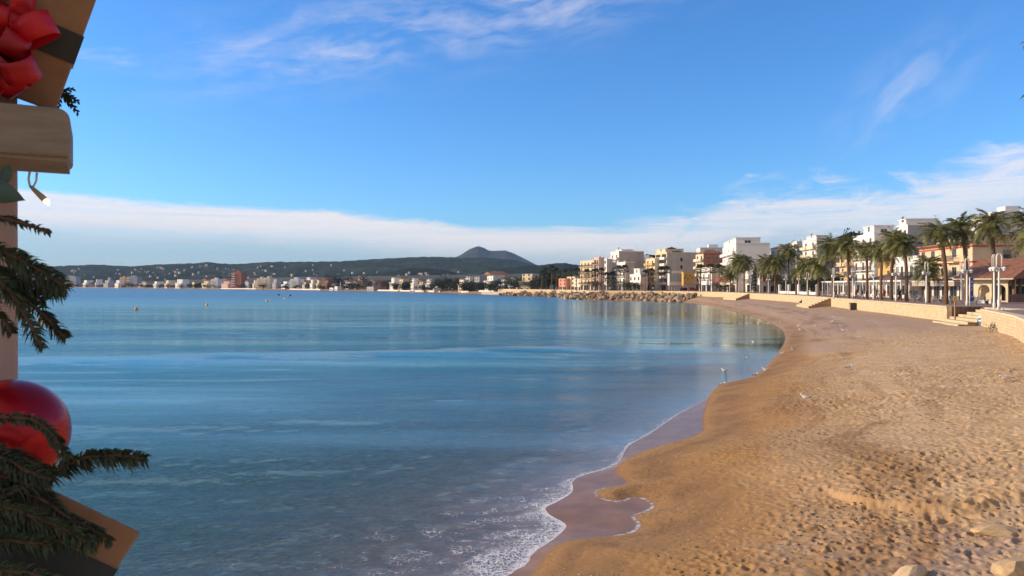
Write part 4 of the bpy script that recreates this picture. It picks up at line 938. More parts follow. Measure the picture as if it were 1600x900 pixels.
# ================================================================ broadleaf and pine trees
def leafy(seed, n, blobs, leaf, m, flat=0.8, name='crown'):
    rg = random.Random(seed); b = MB(); bl = []
    for i in range(blobs):
        a = rg.uniform(0, 6.28); rr = rg.uniform(0.05, 0.55); bl.append((Vector((rr * math.cos(a), rr * math.sin(a), rg.uniform(0.28, 0.78))), rg.uniform(0.2, 0.36)))
    for i in range(n):
        c, r_ = rg.choice(bl); d = Vector((rg.gauss(0, 1), rg.gauss(0, 1), rg.gauss(0, 1) * flat)).normalized() * r_ * rg.uniform(0.55, 1.08)
        p = c + Vector((d.x, d.y, d.z * flat)); u = Vector((rg.gauss(0, 1), rg.gauss(0, 1), rg.gauss(0, 1))).normalized(); v = u.orthogonal().normalized(); w_ = u.cross(v); s = leaf * rg.uniform(.6, 1.3)
        b.poly([p - v * s, p - w_ * s * .6, p + v * s, p + w_ * s * .6], 0)
    return b.mesh(name, [m])
def tree_trunk(seed):
    rg = random.Random(seed); b = MB(); b.tube([(0, 0, -0.1), (0.01, 0, .2), (0, .02, .45)], [.05, .035, .022], 6)
    for k in range(4): a = k * 1.6 + rg.random(); b.tube([(0, 0, .25 + .05 * k), (.2 * math.cos(a), .2 * math.sin(a), .5 + .05 * k)], [.018, .006], 5)
    return b.mesh('trunk', [M['trunk']])
TT = [tree_trunk(s) for s in (1, 2)]
TR = {'green': [leafy(s, 520, 9, 0.045, M['green']) for s in (1, 2, 3)], 'dk': [leafy(s, 620, 9, 0.045, M['dkgreen']) for s in (4, 5, 6)], 'pine': [leafy(s, 420, 6, 0.05, M['pine'], 0.5) for s in (7, 8, 9)], 'autumn': [leafy(10, 300, 7, 0.05, M['autumn'])],
      'big': [leafy(s, 2600, 14, 0.026, M['dkgreen']) for s in (11, 12)]}
def tree(x, y, z, h, wd, kind, label, group, k=0, name='tree', cat='tree'):
    r = empty(name, (x, y, z), k * 1.7, label, cat, group); c = TR[kind][k % len(TR[kind])]
    link('trunk', TT[k % 2], r, None, None, (h, h, h * 1.0)); link('crown', c, r, None, None, (wd * 1.3, wd * 1.3, h * 1.02)); return r
for k, (px, yt, Y, wd, lb) in enumerate([(1228, 428, 228, 6, 'dark evergreen tree behind the fence, nearest the conifer'), (1240, 431, 214, 5, 'low dark evergreen behind the second fence pillar'), (1256, 427, 207, 6.5, 'broad dark evergreen behind the third fence pillar'),
        (1270, 430, 200, 5.5, 'dark evergreen between fence pillar and restaurant'), (1288, 422, 205, 7.5, 'largest dark evergreen beside the restaurant corner'), (1302, 428, 215, 5, 'dark evergreen showing above the restaurant end'), (1337, 357, 235, 8, 'round dark tree on the rise above the penthouse block')]):
    h = CZ + (HY - yt) / F * Y - PZ; tree(X(px, Y), Y, PZ, h, wd * 0.9, 'big', lb, None, k)
# dark conifer decorated like a christmas tree
Y = 236; x = X(1180, Y); h = CZ + (HY - 412) / F * Y - PZ
r = empty('conifer', (x, Y, PZ), 0, 'tall dark cone shaped conifer standing on the promenade', 'conifer')
rg = random.Random(5); b = MB()
for i in range(2600):
    u = rg.random() ** 0.7; zz = h * (1 - u) ; rad = (u * 2.7 + 0.1) * (0.75 + 0.25 * math.sin(zz * 5)) * rg.uniform(.6, 1.05); a = rg.uniform(0, 6.28); p = Vector((rad * math.cos(a), rad * math.sin(a), zz * 0.94 + 0.5)); d = Vector((math.cos(a), math.sin(a), -.3)) * .32; s = Vector((-math.sin(a), math.cos(a), rg.uniform(-.3, .3))) * .13
    b.poly([p - s, p + d, p + s, p - d * .3], 0)
b.build('crown', [M['dkgreen']], r); b = MB(); b.tube([(0, 0, 0), (0, 0, h * 0.95)], [0.18, 0.03], 7); b.build('trunk', [M['trunk']], r)

# ================================================================ lamp posts
def lamp_proto():
    r = empty('street_lamp', (0, 0, 0))
    b = MB(); b.lathe([(0.14, 0), (0.14, 0.5), (0.095, 0.6), (0.08, 3.9), (0.08, 4.0)], 10); b.build('post', [M['lamp']], r)
    n = 10; 
    for yy in (-0.07, 0.07):
        pts = [(-0.26, yy, 3.8), (-0.26, yy, 5.05)] + [(-0.26 * math.cos(math.pi * k / n), yy, 5.05 + 0.3 * math.sin(math.pi * k / n)) for k in range(1, n)] + [(0.26, yy, 5.05), (0.26, yy, 3.8)]
        b = MB(); b.tube([(p_[0] * .78, p_[1], p_[2]) for p_ in pts], 0.034, 6); b.build('loop', [M['lamp']], r)
    b = MB(); b.box(-0.42, 0.42, -0.03, 0.03, 3.98, 4.04); b.build('cross_arm', [M['lamp']], r)
    for s in (-1, 1):
        b = MB(); b.lathe([(0.05, 0.28), (0.24, 0.16), (0.32, 0.0), (0.30, -0.05), (0.10, -0.08)], 12, 0); b.lathe([(0.2, -0.08), (0.22, -0.2), (0.12, -0.33), (0.03, -0.36)], 10, 1)
        link('lantern', b.mesh('lantern', [M['lamp'], M['lampg']]), r, (s * 0.42, 0, 3.92), None, 0.72)
    return r
proto = lamp_proto()
lamps = [(1561, 483.5, 'nearest white lamp post, right of a side by side pair'), (1553.5, 482.5, 'nearest white lamp post, left of a side by side pair'), (1511, 478, 'white lamp post beside the blue banner'), (1502, 474, 'slimmer white lamp post left of the blue banner'), (1447.5, 474, 'white lamp post before the short date palm'),
 (1400, 471, 'white lamp post before the leaning date palm'), (1365, 468.5, 'white lamp post before the restaurant windows'), (1332.6, 466.5, 'white lamp post right of the dark restaurant openings'), (1302.5, 466.8, 'white lamp post at the far restaurant corner'), (1289, 463, 'white lamp post beside the largest dark evergreen'),
 (1261.5, 461.5, 'white lamp post behind the second row of fence wall'), (1248, 460.5, 'white lamp post beside the smallest date palm'), (1228, 459.5, 'white lamp post in front of the nearest conifer side fence pillar'), (1200.5, 458.8, 'white lamp post in front of the shaded house'), (1172.7, 457.5, 'white lamp post touching the conifer'), (1154.6, 456.8, 'white lamp post between the close pair of palms'), (1140, 456.3, 'farthest white lamp post before the low date palm')]
for k, (px, yb, lb) in enumerate(lamps):
    o = proto if k == 0 else copy_tree(proto)
    Y = (CZ - PZ) * F / (yb - HY); o.location = (X(px, Y), Y, PZ); o.rotation_euler = (0, 0, R((k * 37) % 60 - 20)); tag(o, lb, 'lamp post', 'white lamp posts on the promenade')

# ================================================================ promenade furniture
def bench():
    r = empty('bench', (0, 0, 0))
    for i in range(3): pass
    b = MB()
    for i in range(4): b.box(-0.9, 0.9, -0.22 + i * 0.12, -0.12 + i * 0.12, 0.43, 0.47)
    b.build('seat', [M['frame']], r)
    b = MB()
    for i in range(3): b.box(-0.9, 0.9, 0.27, 0.30, 0.55 + i * 0.13, 0.64 + i * 0.13)
    b.build('backrest', [M['frame']], r)
    for s in (-0.75, 0.75): b = MB(); b.box(s - 0.04, s + 0.04, -0.2, 0.26, 0, 0.43); b.box(s - 0.04, s + 0.04, 0.22, 0.27, 0.43, 0.93); b.build('leg', [M['rail']], r)
    return r
pb = bench()
for k, (px, yb, lb) in enumerate([(1533, 476, 'pale bench between the blue banner and the nearest lamp posts'), (1494, 474, 'pale bench in front of the hotel corner'), (1462, 473, 'pale bench between the short palm and the leaning hotel palm'), (1431, 472, 'pale bench beside the terraced house palms')]):
    o = pb if k == 0 else copy_tree(pb); Y = (CZ - PZ) * F / (yb - HY); o.location = (X(px, Y), Y, PZ); o.rotation_euler = (0, 0, R(10 + 9 * k)); tag(o, lb, 'bench', 'benches on the promenade')
# blue banner on its own pole
Y = 83; r = empty('banner', (X(1515.5, Y), Y, PZ), R(20), 'tall narrow blue banner with white marks beside a lamp post', 'banner')
b = MB(); b.tube([(-0.02, 0, 0), (-0.02, 0, 3.2)], 0.05, 8); b.build('pole', [M['lamp']], r); b = MB(); b.box(0.03, 0.55, -0.012, 0.012, 0.5, 3.15); f = b.build('flag', [M['blue']], r)
b = MB()
for i, (zz, hh, ww) in enumerate([(2.6, 0.28, 0.3), (2.15, 0.28, 0.3), (1.75, 0.22, 0.22), (1.0, 0.12, 0.34)]):
    b.box(0.29 - ww / 2, 0.29 + ww / 2, -0.016, -0.013, zz, zz + 0.06); b.box(0.29 - ww / 2, 0.29 - ww / 2 + .06, -0.016, -0.013, zz + .06, zz + hh); b.box(0.29 + ww / 2 - .06, 0.29 + ww / 2, -0.016, -0.013, zz + .06, zz + hh)
b.build('white_marks', [M['lamp']], f)
# blue litter bin on the sand
p = hit(1537, 509.5); r = empty('litter_bin', (p.x, p.y, p.z - 0.02), 0.4, 'round blue litter bin on the sand beside the steps', 'bin')
b = MB(); b.lathe([(0.36, 0), (0.40, 0.05), (0.43, 0.75), (0.43, 0.8)], 16); b.build('body', [M['binblue']], r); b = MB(); b.lathe([(0.45, 0.8), (0.46, 0.86), (0.36, 1.0), (0.10, 1.08)], 16); b.build('lid', [M['lamp']], r); b = MB(); b.lathe([(0.435, 0.45), (0.435, 0.6)], 16); b.build('band', [M['lamp']], r)
# wooden foot shower post
Y = 76; r = empty('wooden_post', (X(1492, Y), Y, 2.6), 0.3, 'thin wooden post with a small yellow sign at the head of the steps', 'post')
b = MB(); b.box(-0.05, 0.05, -0.05, 0.05, -0.6, 2.3); b.build('shaft', [M['wood']], r); b = MB(); b.box(-0.3, 0.3, -0.08, -0.05, 1.75, 2.2); b.build('sign', [M['ochre']], r)
# low weeds against the wall
p = hit(1559, 518); rg = random.Random(3); b = MB()
for i in range(620):
    a = rg.gauss(0, 0.9); d = rg.gauss(0, 0.45); hgt = rg.uniform(.15, .8) * math.exp(-(a * a) * .5); q = Vector((a, d, hgt)); u = Vector((rg.gauss(0, 1), rg.gauss(0, 1), abs(rg.gauss(0, 1)))).normalized() * .10; v = u.orthogonal().normalized() * .035
    b.poly([q - v, q + u, q + v, q - u * .5])
o = b.build('shrub', [M['green']], None, (p.x + 0.3, p.y, p.z - 0.05)); o.rotation_euler = (0, 0, R(55)); tag(o, 'low green shrub growing at the foot of the wall', 'shrub')
# potted bushes by the shops
for k, (px, Y, lb) in enumerate([(1404, 118, 'bushy green potted plant before the restaurant end'), (1427, 110, 'bushy green potted plant before the terraced house'), (1366, 140, 'small potted plant outside the restaurant windows')]):
    r = empty('potted_plant', (X(px, Y), Y, PZ), k, lb, 'plant', 'potted plants outside the restaurants'); b = MB(); b.lathe([(0.25, 0), (0.36, 0.5), (0.38, 0.55)], 10); b.build('pot', [M['brick']], r); link('foliage', TR['green'][k % 3], r, (0, 0, 0.2), 0, (1.3, 1.3, 1.8))
# cafe tables with chairs
def cafe():
    t = empty('cafe_table', (0, 0, 0)); b = MB(); b.lathe([(0.4, 0.72), (0.4, 0.75)], 14); b.build('table_top', [M['lamp']], t); b = MB(); b.lathe([(0.25, 0), (0.04, 0.04), (0.03, 0.72)], 8); b.build('stem', [M['rail']], t)
    c = empty('cafe_chair', (0, 0, 0)); b = MB(); b.box(-.22, .22, -.22, .22, .43, .47); b.build('seat', [M['frame']], c); b = MB(); b.box(-.22, .22, .2, .24, .55, .95); b.build('backrest', [M['frame']], c)
    for sx_ in (-.2, .2):
        for sy_ in (-.2, .2): b = MB(); b.box(sx_ - .02, sx_ + .02, sy_ - .02, sy_ + .02, 0, .95 if sy_ > 0 else .43); b.build('leg', [M['rail']], c)
    return t, c
ct, cc = cafe(); first = True
for k, (px, Y) in enumerate([(1309, 150), (1314, 147), (1320, 143), (1336, 138), (1342, 137), (1371, 126), (1385, 122), (1430, 107), (1440, 105), (1471, 102), (1482, 101), (1524, 99)]):
    o = ct if first else copy_tree(ct); o.location = (X(px, Y), Y, PZ); wh = ['at the far restaurant corner', 'at the far restaurant corner', 'near the dark restaurant openings', 'by the middle of the restaurant', 'by the middle of the restaurant', 'before the restaurant windows', 'before the near restaurant windows', 'before the white terraced house', 'left of the short palm', 'right of the short palm', 'before the hotel facade', 'right of the blue banner'][k]; tag(o, 'round white cafe table ' + wh, 'table', 'cafe tables on the promenade')
    for s in (-1, 1):
        c = cc if first and s < 0 else copy_tree(cc); c.location = (X(px, Y) + s * 0.6, Y + 0.2 * s, PZ); c.rotation_euler = (0, 0, R(-90 * s + 15 * k)); tag(c, 'pale cafe chair on the %s side of a table ' % ('near' if s > 0 else 'far') + wh, 'chair', 'cafe chairs on the promenade')
    first = False
# ================================================================ boulders of the breakwaters
def rock_mesh(seed, name='rock'):
    rg = random.Random(seed); bm_ = bmesh.new(); bmesh.ops.create_icosphere(bm_, subdivisions=2, radius=1.0)
    pl = [(Vector((rg.gauss(0, 1), rg.gauss(0, 1), rg.gauss(0, 1))).normalized(), rg.uniform(0.5, 0.85)) for _ in range(11)]
    for v in bm_.verts:
        for n_, d in pl:
            q = v.co.dot(n_) - d
            if q > 0: v.co -= n_ * q
        v.co += Vector((rg.gauss(0, .02), rg.gauss(0, .02), rg.gauss(0, .02)))
    me = bpy.data.meshes.new(name); bm_.to_mesh(me); bm_.free(); me.materials.append(M['rock']); return me
RK = [rock_mesh(s) for s in range(7)]
rg = random.Random(11)
def revetment(line, nper, zt, out_w, smin, smax, label, group, skip0=0):
    L = [Vector(p) for p in line]
    for i in range(len(L) - 1):
        t = L[i + 1] - L[i]; nn = Vector((-t.y, t.x)).normalized(); cnt = max(1, int(t.length * nper))
        for k in range(cnt):
            u = rg.random(); o_ = rg.uniform(0.6, out_w); p = L[i] + t * u + nn * o_; z = zt * (1 - o_ / out_w) ** 0.9 + rg.uniform(-.15, .35) - 0.1; s = rg.uniform(smin, smax)
            o = link('rock', rg.choice(RK), None, (p.x, p.y, z), None, (s * rg.uniform(.8, 1.4), s * rg.uniform(.7, 1.1), s * rg.uniform(.55, .9))); o.rotation_euler = (rg.uniform(-.6, .6), rg.uniform(-.6, .6), rg.uniform(0, 6.28))
            qx = 800 + p.x / p.y * F; ht = 'topmost' if z > zt * .62 else 'middle' if z > zt * .3 else 'lowest'
            tag(o, ('%s row boulder of the breakwater below the %s' % (ht, min([(918, 'cream orange block'), (945, 'white block with small windows'), (978, 'grey sided white block'), (1000, 'low white villa'), (1030, 'tall tan block'), (1055, 'glass pavilion'), (1078, 'orange box pavilion')], key=lambda t: abs(t[0] - qx))[1])) if 'breakwater' in group else
                ('%s row boulder of the far rocky shore below the %s' % (ht, min([(790, 'quay cars'), (820, 'cream mansion'), (850, 'dark grove'), (878, 'salmon house'), (900, 'cream house')], key=lambda t: abs(t[0] - qx))[1])), 'rock', group)
revetment([(67.5, 262)] + WALL_B[8:], 3.3, 2.9, 9.5, 0.6, 1.35, 'angular boulder piled in the breakwater below the fan palms', 'boulders of the breakwater')
revetment(WALL_C[:-1], 0.85, 2.2, 12, 0.9, 1.9, 'boulder lining the far rocky shore', 'boulders of the far rocky shore')
# boulders at the lower right of the beach
for k, (px, py, sx_, sy_, sz_, lb) in enumerate([(1556, 834, .46, .24, .11, 'flat pale boulder half sunk in the sand at the right edge'), (1592, 897, .38, .30, .19, 'pale boulder in the bottom right corner'), (1420, 908, .52, .2, .14, 'low pale boulder at the bottom edge, mostly cut off')]):
    p = hit(px, py); o = link('boulder', RK[k + 2], None, (p.x, p.y, p.z + sz_ * 0.15), 0.3 * k, (sx_ * 1.2, sy_ * 1.3, sz_ * 1.4)); tag(o, lb, 'rock')
    mm = RK[k + 2].copy(); mm.materials[0] = M.setdefault('pale_rock', mat('pale_sandstone', (0.60, 0.42, 0.23), 0.95, 0.2, 3, 0.7, 9)); o.data = mm
# pebbles, shells and weed bits
def scatter(name, label, n, region, size, material, seed):
    rg = np.random.default_rng(seed); b = MB(); pts = []
    while len(pts) < n:
        Y = 10 * math.exp(rg.random() * 1.9); px = rg.uniform(820, 1620); x = X(px, Y); pts.append((x, Y))
    A = np.array(pts); z, sW, sS, wd, foot = terrain(A[:, 0], A[:, 1], True)
    for (x, y), zz, s in zip(pts, z, sS):
        if not region(x, y, s, rg): continue
        r_ = size * rg.uniform(.5, 1.5); a = rg.uniform(0, 3.1); ca, sa = math.cos(a), math.sin(a); c0 = len(b.v); f1, f2 = rg.uniform(.5, 1), rg.uniform(.3, .6)
        for dx, dy, dz in ((1, 0, 0), (0, f1, 0), (-1, 0, 0), (0, -f1, 0), (0, 0, f2), (0, 0, -f2)):
            b.v.append((x + (dx * ca - dy * sa) * r_, y + (dx * sa + dy * ca) * r_, zz + dz * r_ + r_ * .15))
        for q in ((0, 1, 4), (1, 2, 4), (2, 3, 4), (3, 0, 4)): b.face([c0 + i for i in q], 0)
    o = b.build(name, [material]); tag(o, label, None, None, 'stuff')
peb = mat('pebble_stone', (0.42, 0.30, 0.20), 0.8, 0.5, 0.9); drk = mat('weed_debris', (0.10, 0.06, 0.035), 0.9, 0.3, 2); shl = mat('shell_white', (0.74, 0.68, 0.60), 0.6, 0.1, 2)
scatter('pebbles', 'small pebbles along the wet edge of the sand', 26000, lambda x, y, s, r: 0.08 < s < 2.6 and r.random() < math.exp(-abs(s - .7) * 1.6) and vnoise(np.array([x * .5]), np.array([y * .5]), 3)[0] > .35, 0.022, peb, 1)
scatter('weed_debris', 'dark bits of dried weed strewn over the sand', 9000, lambda x, y, s, r: s > 2.2 and vnoise(np.array([x * .6]), np.array([y * .6]), 5)[0] + r.random() * .35 > .85, 0.035, drk, 2)
scatter('shells', 'white broken shells strewn over the sand', 5000, lambda x, y, s, r: s > .5 and vnoise(np.array([x * .4]), np.array([y * .4]), 8)[0] + r.random() * .5 > .9, 0.018, shl, 3)

# ================================================================ gulls
gw = mat('gull_white', (0.80, 0.78, 0.76), 0.7); gg = mat('gull_grey', (0.46, 0.47, 0.50), 0.7, 0.1, 9); gb = mat('gull_beak', (0.45, 0.12, 0.05), 0.5); gk = mat('gull_wingtip', (0.03, 0.03, 0.035), 0.6)
def gull(water=False, dark=False):
    r = empty('gull', (0, 0, 0)); b = MB(); up = 0.0 if water else 0.14
    # body along +x (head), one continuous lofted skin from tail to beak root
    secs = [(-0.20, .115, .008, .02), (-0.14, .11, .03, .03), (-0.06, .10, .062, .055), (0.02, .10, .075, .068), (0.09, .125, .062, .062), (0.125, .165, .04, .045), (0.14, .20, .034, .036), (0.155, .222, .036, .035), (0.185, .228, .033, .030), (0.21, .222, .014, .014)]
    n = 12; rings = []
    for x, z, ry, rz_ in secs:
        c0 = len(b.v)
        for k in range(n):
            th = 2 * math.pi * k / n; b.v.append((x, ry * math.cos(th), z + up - .04 + rz_ * math.sin(th)))
        rings.append(c0)
    for i in range(len(rings) - 1):
        for k in range(n): b.face((rings[i] + k, rings[i] + (k + 1) % n, rings[i + 1] + (k + 1) % n, rings[i + 1] + k), 0, True)
    b.face([rings[0] + k for k in range(n)], 0); b.face([rings[-1] + k for k in range(n)], 0); bd = b.build('body', [gw], r)
    for s in (-1, 1):
        q = MB(); sec = [(0.08, .115, .056, .028), (0.0, .122, .074, .045), (-0.10, .112, .064, .042), (-0.18, .108, .030, .022), (-0.27, .112, .006, .008)]; rr = []
        for x, z, yy, hh in sec:
            c0 = len(q.v)
            for k in range(7):
                th = R(-50 + 25 * k); q.v.append((x, s * (yy + .012) * math.cos(th * .9), z + up - .04 + hh * 1.25 * math.sin(th) + .012))
            rr.append(c0)
        for i in range(len(rr) - 1):
            for k in range(6): q.face((rr[i] + k, rr[i] + k + 1, rr[i + 1] + k + 1, rr[i + 1] + k), 1 if i == len(rr) - 2 else 0, True)
        q.build('wing', [gg, gk], r)
    q = MB(); q.tube([(0.205, 0, .22 + up - .04), (0.235, 0, .215 + up - .04), (0.25, 0, .205 + up - .04)], [.010, .007, .002], 6); q.build('beak', [gb], r)
    if not water:
        for s in (-1, 1): q = MB(); q.tube([(-0.01, s * .03, .09), (0.0, s * .03, .04), (-0.005, s * .03, 0.0)], [.009, .006, .006], 5); q.poly([(-.02, s * .03 - .018, .004), (.045, s * .03 - .02, .004), (.045, s * .03 + .02, .004), (-.02, s * .03 + .018, .004)]); q.build('leg', [gb], r)
    return r
gl_land = gull(); gl_sea = gull(True); used = set()
gulls = [(1186, 505.5, 1, 'gull floating in the water nearest the far beach'), (1201.5, 507.7, 1, 'tiny gull floating close to the curved water edge'), (1220.5, 506, 0, 'gull on the sand at the farthest bend of the water edge'), (1247, 511.5, 0, 'gull on the sand left of the white shelly patch'),
 (1250.6, 517.8, 0, 'darker gull standing behind two others on the sand'), (1258.4, 520.5, 0, 'gull standing on sand right of the darker one'), (1274.8, 512, 0, 'gull alone on the pale shelly sand'), (1232.7, 527.5, 0, 'gull on the sand at the widest bend of the water edge'), (1239.3, 549.5, 0, 'gull on sand above the dark weed patch'),
 (1221.7, 556, 0, 'gull beside the water left of the dark weed patch'), (1177, 535, 1, 'gull floating in the middle of the calm water'), (1163.8, 560.5, 1, 'dark backed gull floating with its tail towards us'), (1131.3, 579.5, 1, 'gull floating alone off the sand spit'), (1180.2, 591, 0, 'white gull at the water edge of the sand spit, left of a pair'),
 (1196, 583, 0, 'grey winged gull on the sand spit, right of a pair'), (1128.9, 601.5, 1, 'gull floating at the tip of the sand spit'), (1258.4, 628, 0, 'nearest gull standing alone on open brown sand'), (1326.8, 580, 0, 'gull casting a long shadow on the open sand'), (1317.5, 519, 0, 'gull alone on the upper beach below the cabinet'),
 (1306, 493.5, 0, 'white gull far up the beach below the steps'), (1256.4, 487.3, 0, 'distant white gull high on the beach'), (1300, 505, 0, 'small gull on the upper beach between two others'), (1572, 597.5, 0, 'gull resting low on the sand near the right edge')]
rg = random.Random(2)
for k, (px, py, wt, lb) in enumerate(gulls):
    src = gl_sea if wt else gl_land; o = src if wt not in used else copy_tree(src); used.add(wt); p = hit(px, py)
    if wt: Y = CZ * F / (py - HY); p = Vector((X(px, Y), Y, -0.02))
    o.location = (p.x, p.y, p.z); o.rotation_euler = (0, 0, [2.6, 0.4, 3.3, -0.5, 2.1, 0.1][k % 6] + rg.uniform(-.4, .4)); o.scale = (1.0,) * 3
    if px == 1572: o.scale = (1.3, 1.1, 0.8); o.rotation_euler = (0, 0, 3.1)
    if px in (1196, 1258.4) and py > 560: o.rotation_euler = (0, 0, 2.5)
    tag(o, lb, 'gull', 'gulls along the water edge')
# ================================================================ buoys
def buoy(px, py, c, lb, s=1.0):
    Y = CZ * F / (py - HY); r = empty('buoy', (X(px, Y), Y, 0), 0, lb, 'buoy', 'buoys in the bay'); b = MB(); b.lathe([(.05, -.3), (.42, -.1), (.46, .12), (.36, .32), (.14, .5), (.10, .75), (.03, .8)], 14, 0, (0, 0, .1)); link('float', b.mesh('float', [c]), r, None, None, s)
    b = MB(); b.lathe([(.05, .85), (.05, 1.05)], 8); link('top_ring', b.mesh('top_ring', [M['lamp']]), r, None, None, s)
oc = mat('buoy_orange', (0.75, 0.30, 0.07), 0.5); yc = mat('buoy_yellow', (0.80, 0.55, 0.10), 0.5)
for a in [(213, 484.5, oc, 'orange buoy nearest the fir branches', 1.0), (323.5, 477.5, yc, 'orange and white buoy alone in the left half of the bay', 1.0), (417, 471.5, yc, 'yellow buoy left of the distant cluster', 1.1), (435.5, 461.5, M['awn'], 'dark buoy at the left of the distant cluster', 1.4), (445, 467.5, M['lamp'], 'white buoy in the middle of the distant cluster', 1.0), (450, 465.5, oc, 'pale orange buoy in the distant cluster', 1.0), (453.5, 462.5, M['awn'], 'dark buoy at the right of the distant cluster', 1.4)]: buoy(*a)

# ================================================================ people (one continuous skinned body)
def person_mesh(pose, seed, shirt, legs):
    J = {'pel': (0, 0, .95), 'sp': (0, 0, 1.2), 'ch': (0, 0, 1.42), 'nk': (0, 0, 1.54), 'hd': (0, -.02, 1.66), 'ht': (0, -.01, 1.76), 'hl': (-.1, 0, .9), 'hr': (.1, 0, .9), 'sl': (-.19, 0, 1.43), 'sr': (.19, 0, 1.43)}
    if pose == 'stand': J.update({'kl': (-.11, -.02, .5), 'al': (-.12, .02, .08), 'tl': (-.13, -.14, .03), 'kr': (.11, -.02, .5), 'ar': (.12, .02, .08), 'tr': (.13, -.14, .03), 'el': (-.25, .02, 1.15), 'er': (.25, .02, 1.15), 'wl': (-.26, -.06, .92), 'wr': (.26, -.06, .92), 'fl': (-.26, -.09, .83), 'fr': (.26, -.09, .83)})
    if pose == 'walk': J.update({'kl': (-.11, -.18, .52), 'al': (-.11, -.25, .1), 'tl': (-.11, -.4, .05), 'kr': (.11, .05, .5), 'ar': (.11, .34, .16), 'tr': (.11, .26, .03), 'el': (-.25, .14, 1.17), 'er': (.25, -.12, 1.17), 'wl': (-.25, .10, .95), 'wr': (.25, -.28, .98), 'fl': (-.25, .10, .87), 'fr': (.25, -.35, .92)})
    if pose == 'sit':
        J = {k: (v[0], v[1], v[2] - .82) for k, v in J.items()}; J.update({'kl': (-.14, -.42, .42), 'al': (-.14, -.46, .08), 'tl': (-.14, -.6, .03), 'kr': (.14, -.42, .42), 'ar': (.14, -.46, .08), 'tr': (.14, -.6, .03), 'el': (-.26, -.12, .38), 'er': (.26, -.12, .38), 'wl': (-.16, -.34, .42), 'wr': (.16, -.34, .42), 'fl': (-.14, -.42, .45), 'fr': (.14, -.42, .45)})
    rad = {'pel': .14, 'sp': .13, 'ch': .15, 'nk': .055, 'hd': .095, 'ht': .07, 'hl': .1, 'hr': .1, 'kl': .06, 'kr': .06, 'al': .04, 'ar': .04, 'tl': .03, 'tr': .03, 'sl': .06, 'sr': .06, 'el': .042, 'er': .042, 'wl': .028, 'wr': .028, 'fl': .025, 'fr': .025}
    E = [('pel', 'sp'), ('sp', 'ch'), ('ch', 'nk'), ('nk', 'hd'), ('hd', 'ht'), ('pel', 'hl'), ('pel', 'hr'), ('hl', 'kl'), ('hr', 'kr'), ('kl', 'al'), ('kr', 'ar'), ('al', 'tl'), ('ar', 'tr'), ('ch', 'sl'), ('ch', 'sr'), ('sl', 'el'), ('sr', 'er'), ('el', 'wl'), ('er', 'wr'), ('wl', 'fl'), ('wr', 'fr')]
    ks = list(J); me = bpy.data.meshes.new('body'); me.from_pydata([J[k] for k in ks], [(ks.index(a), ks.index(b_)) for a, b_ in E], []); o = bpy.data.objects.new('tmp', me); col.objects.link(o)
    o.modifiers.new('s', 'SKIN'); o.modifiers.new('u', 'SUBSURF').levels = 1
    for i, k in enumerate(ks): me.skin_vertices[0].data[i].radius = (rad[k],) * 2; me.skin_vertices[0].data[i].use_root = (k == 'pel')
    dg = bpy.context.evaluated_depsgraph_get(); out = bpy.data.meshes.new_from_object(o.evaluated_get(dg)); bpy.data.objects.remove(o)
    out.name = 'body'; out.materials.clear()
    for m in (M['skin'], shirt, legs, M['hair']): out.materials.append(m)
    off = -.82 if pose == 'sit' else 0
    for f in out.polygons:
        c = f.center; f.use_smooth = True; z = c.z - off
        f.material_index = 3 if (z > 1.70 or (z > 1.6 and c.y > 0.03)) else 0 if z > 1.52 else 1 if (z > 0.93 and not (pose == 'sit' and c.y < -.2)) or (abs(c.x) > .2 and z > .98) else 2
    return out
M['skin'] = mat('skin', (0.50, 0.30, 0.21), 0.6); M['hair'] = mat('hair', (0.05, 0.03, 0.02), 0.7)
cl = {k: mat('cloth_' + k, c, 0.9) for k, c in {'black': (.02, .02, .025), 'denim': (.05, .08, .16), 'white': (.7, .7, .7), 'red': (.4, .05, .04), 'grey': (.25, .25, .27), 'mustard': (.5, .3, .06)}.items()}
PM = [person_mesh('walk', 1, cl['black'], cl['black']), person_mesh('stand', 2, cl['white'], cl['denim']), person_mesh('sit', 3, cl['black'], cl['denim']), person_mesh('stand', 4, cl['red'], cl['black']), person_mesh('walk', 5, cl['grey'], cl['denim'])]
ppl = [(1347, 467, PM[0], 1.5, 'person in black walking before the restaurant windows'), (1338, 466, PM[3], 0, 'person in a red top beside a cafe table'), (1306.5, 466.5, PM[0], 2, 'person in black at the far restaurant corner'), (1369, 467.5, PM[4], 1, 'person in grey walking between the middle palms'),
       (1382, 468.5, PM[3], 3, 'person in a red top by the restaurant end'), (1406, 471, PM[0], 2, 'person in black beside the potted bushes'), (1484, 473, PM[1], 1, 'person in white in front of the shop row'), (1449 - 20, 471, PM[4], 0, 'person in grey before the terraced house')]
for px, yb, me, rz, lb in ppl:
    Y = (CZ - PZ) * F / (yb - HY); tag(link('person', me, None, (X(px, Y), Y, PZ), rz), lb, 'person')
for px, me, lb in ((1251, PM[2], 'person sitting against the wall, left of three on the beach'), (1261.3, PM[2], 'person sitting against the wall, middle of three on the beach'), (1274, PM[1], 'person standing against the wall in pale clothes, right of three')):
    for Y in np.arange(120, 230, 1.0):
        xw, aw = along(WALL_B, Y)
        if abs(X(px, Y) - (xw - 1.0)) < 0.45: break
    xx = xw - 1.1; tag(link('person', me, None, (xx, Y, tz(xx, Y)), -1.4), lb, 'person')
for k in range(9):
    px = 905 + k * 19 + (k % 3) * 5; Y = 309; me = PM[k % 5 if k % 5 != 2 else 1]
    tag(link('person', me, None, (X(px, Y) , Y + (0 if px < 960 else -2), PZ), k), 'tiny person strolling above the breakwater', 'person', 'strollers above the breakwater')
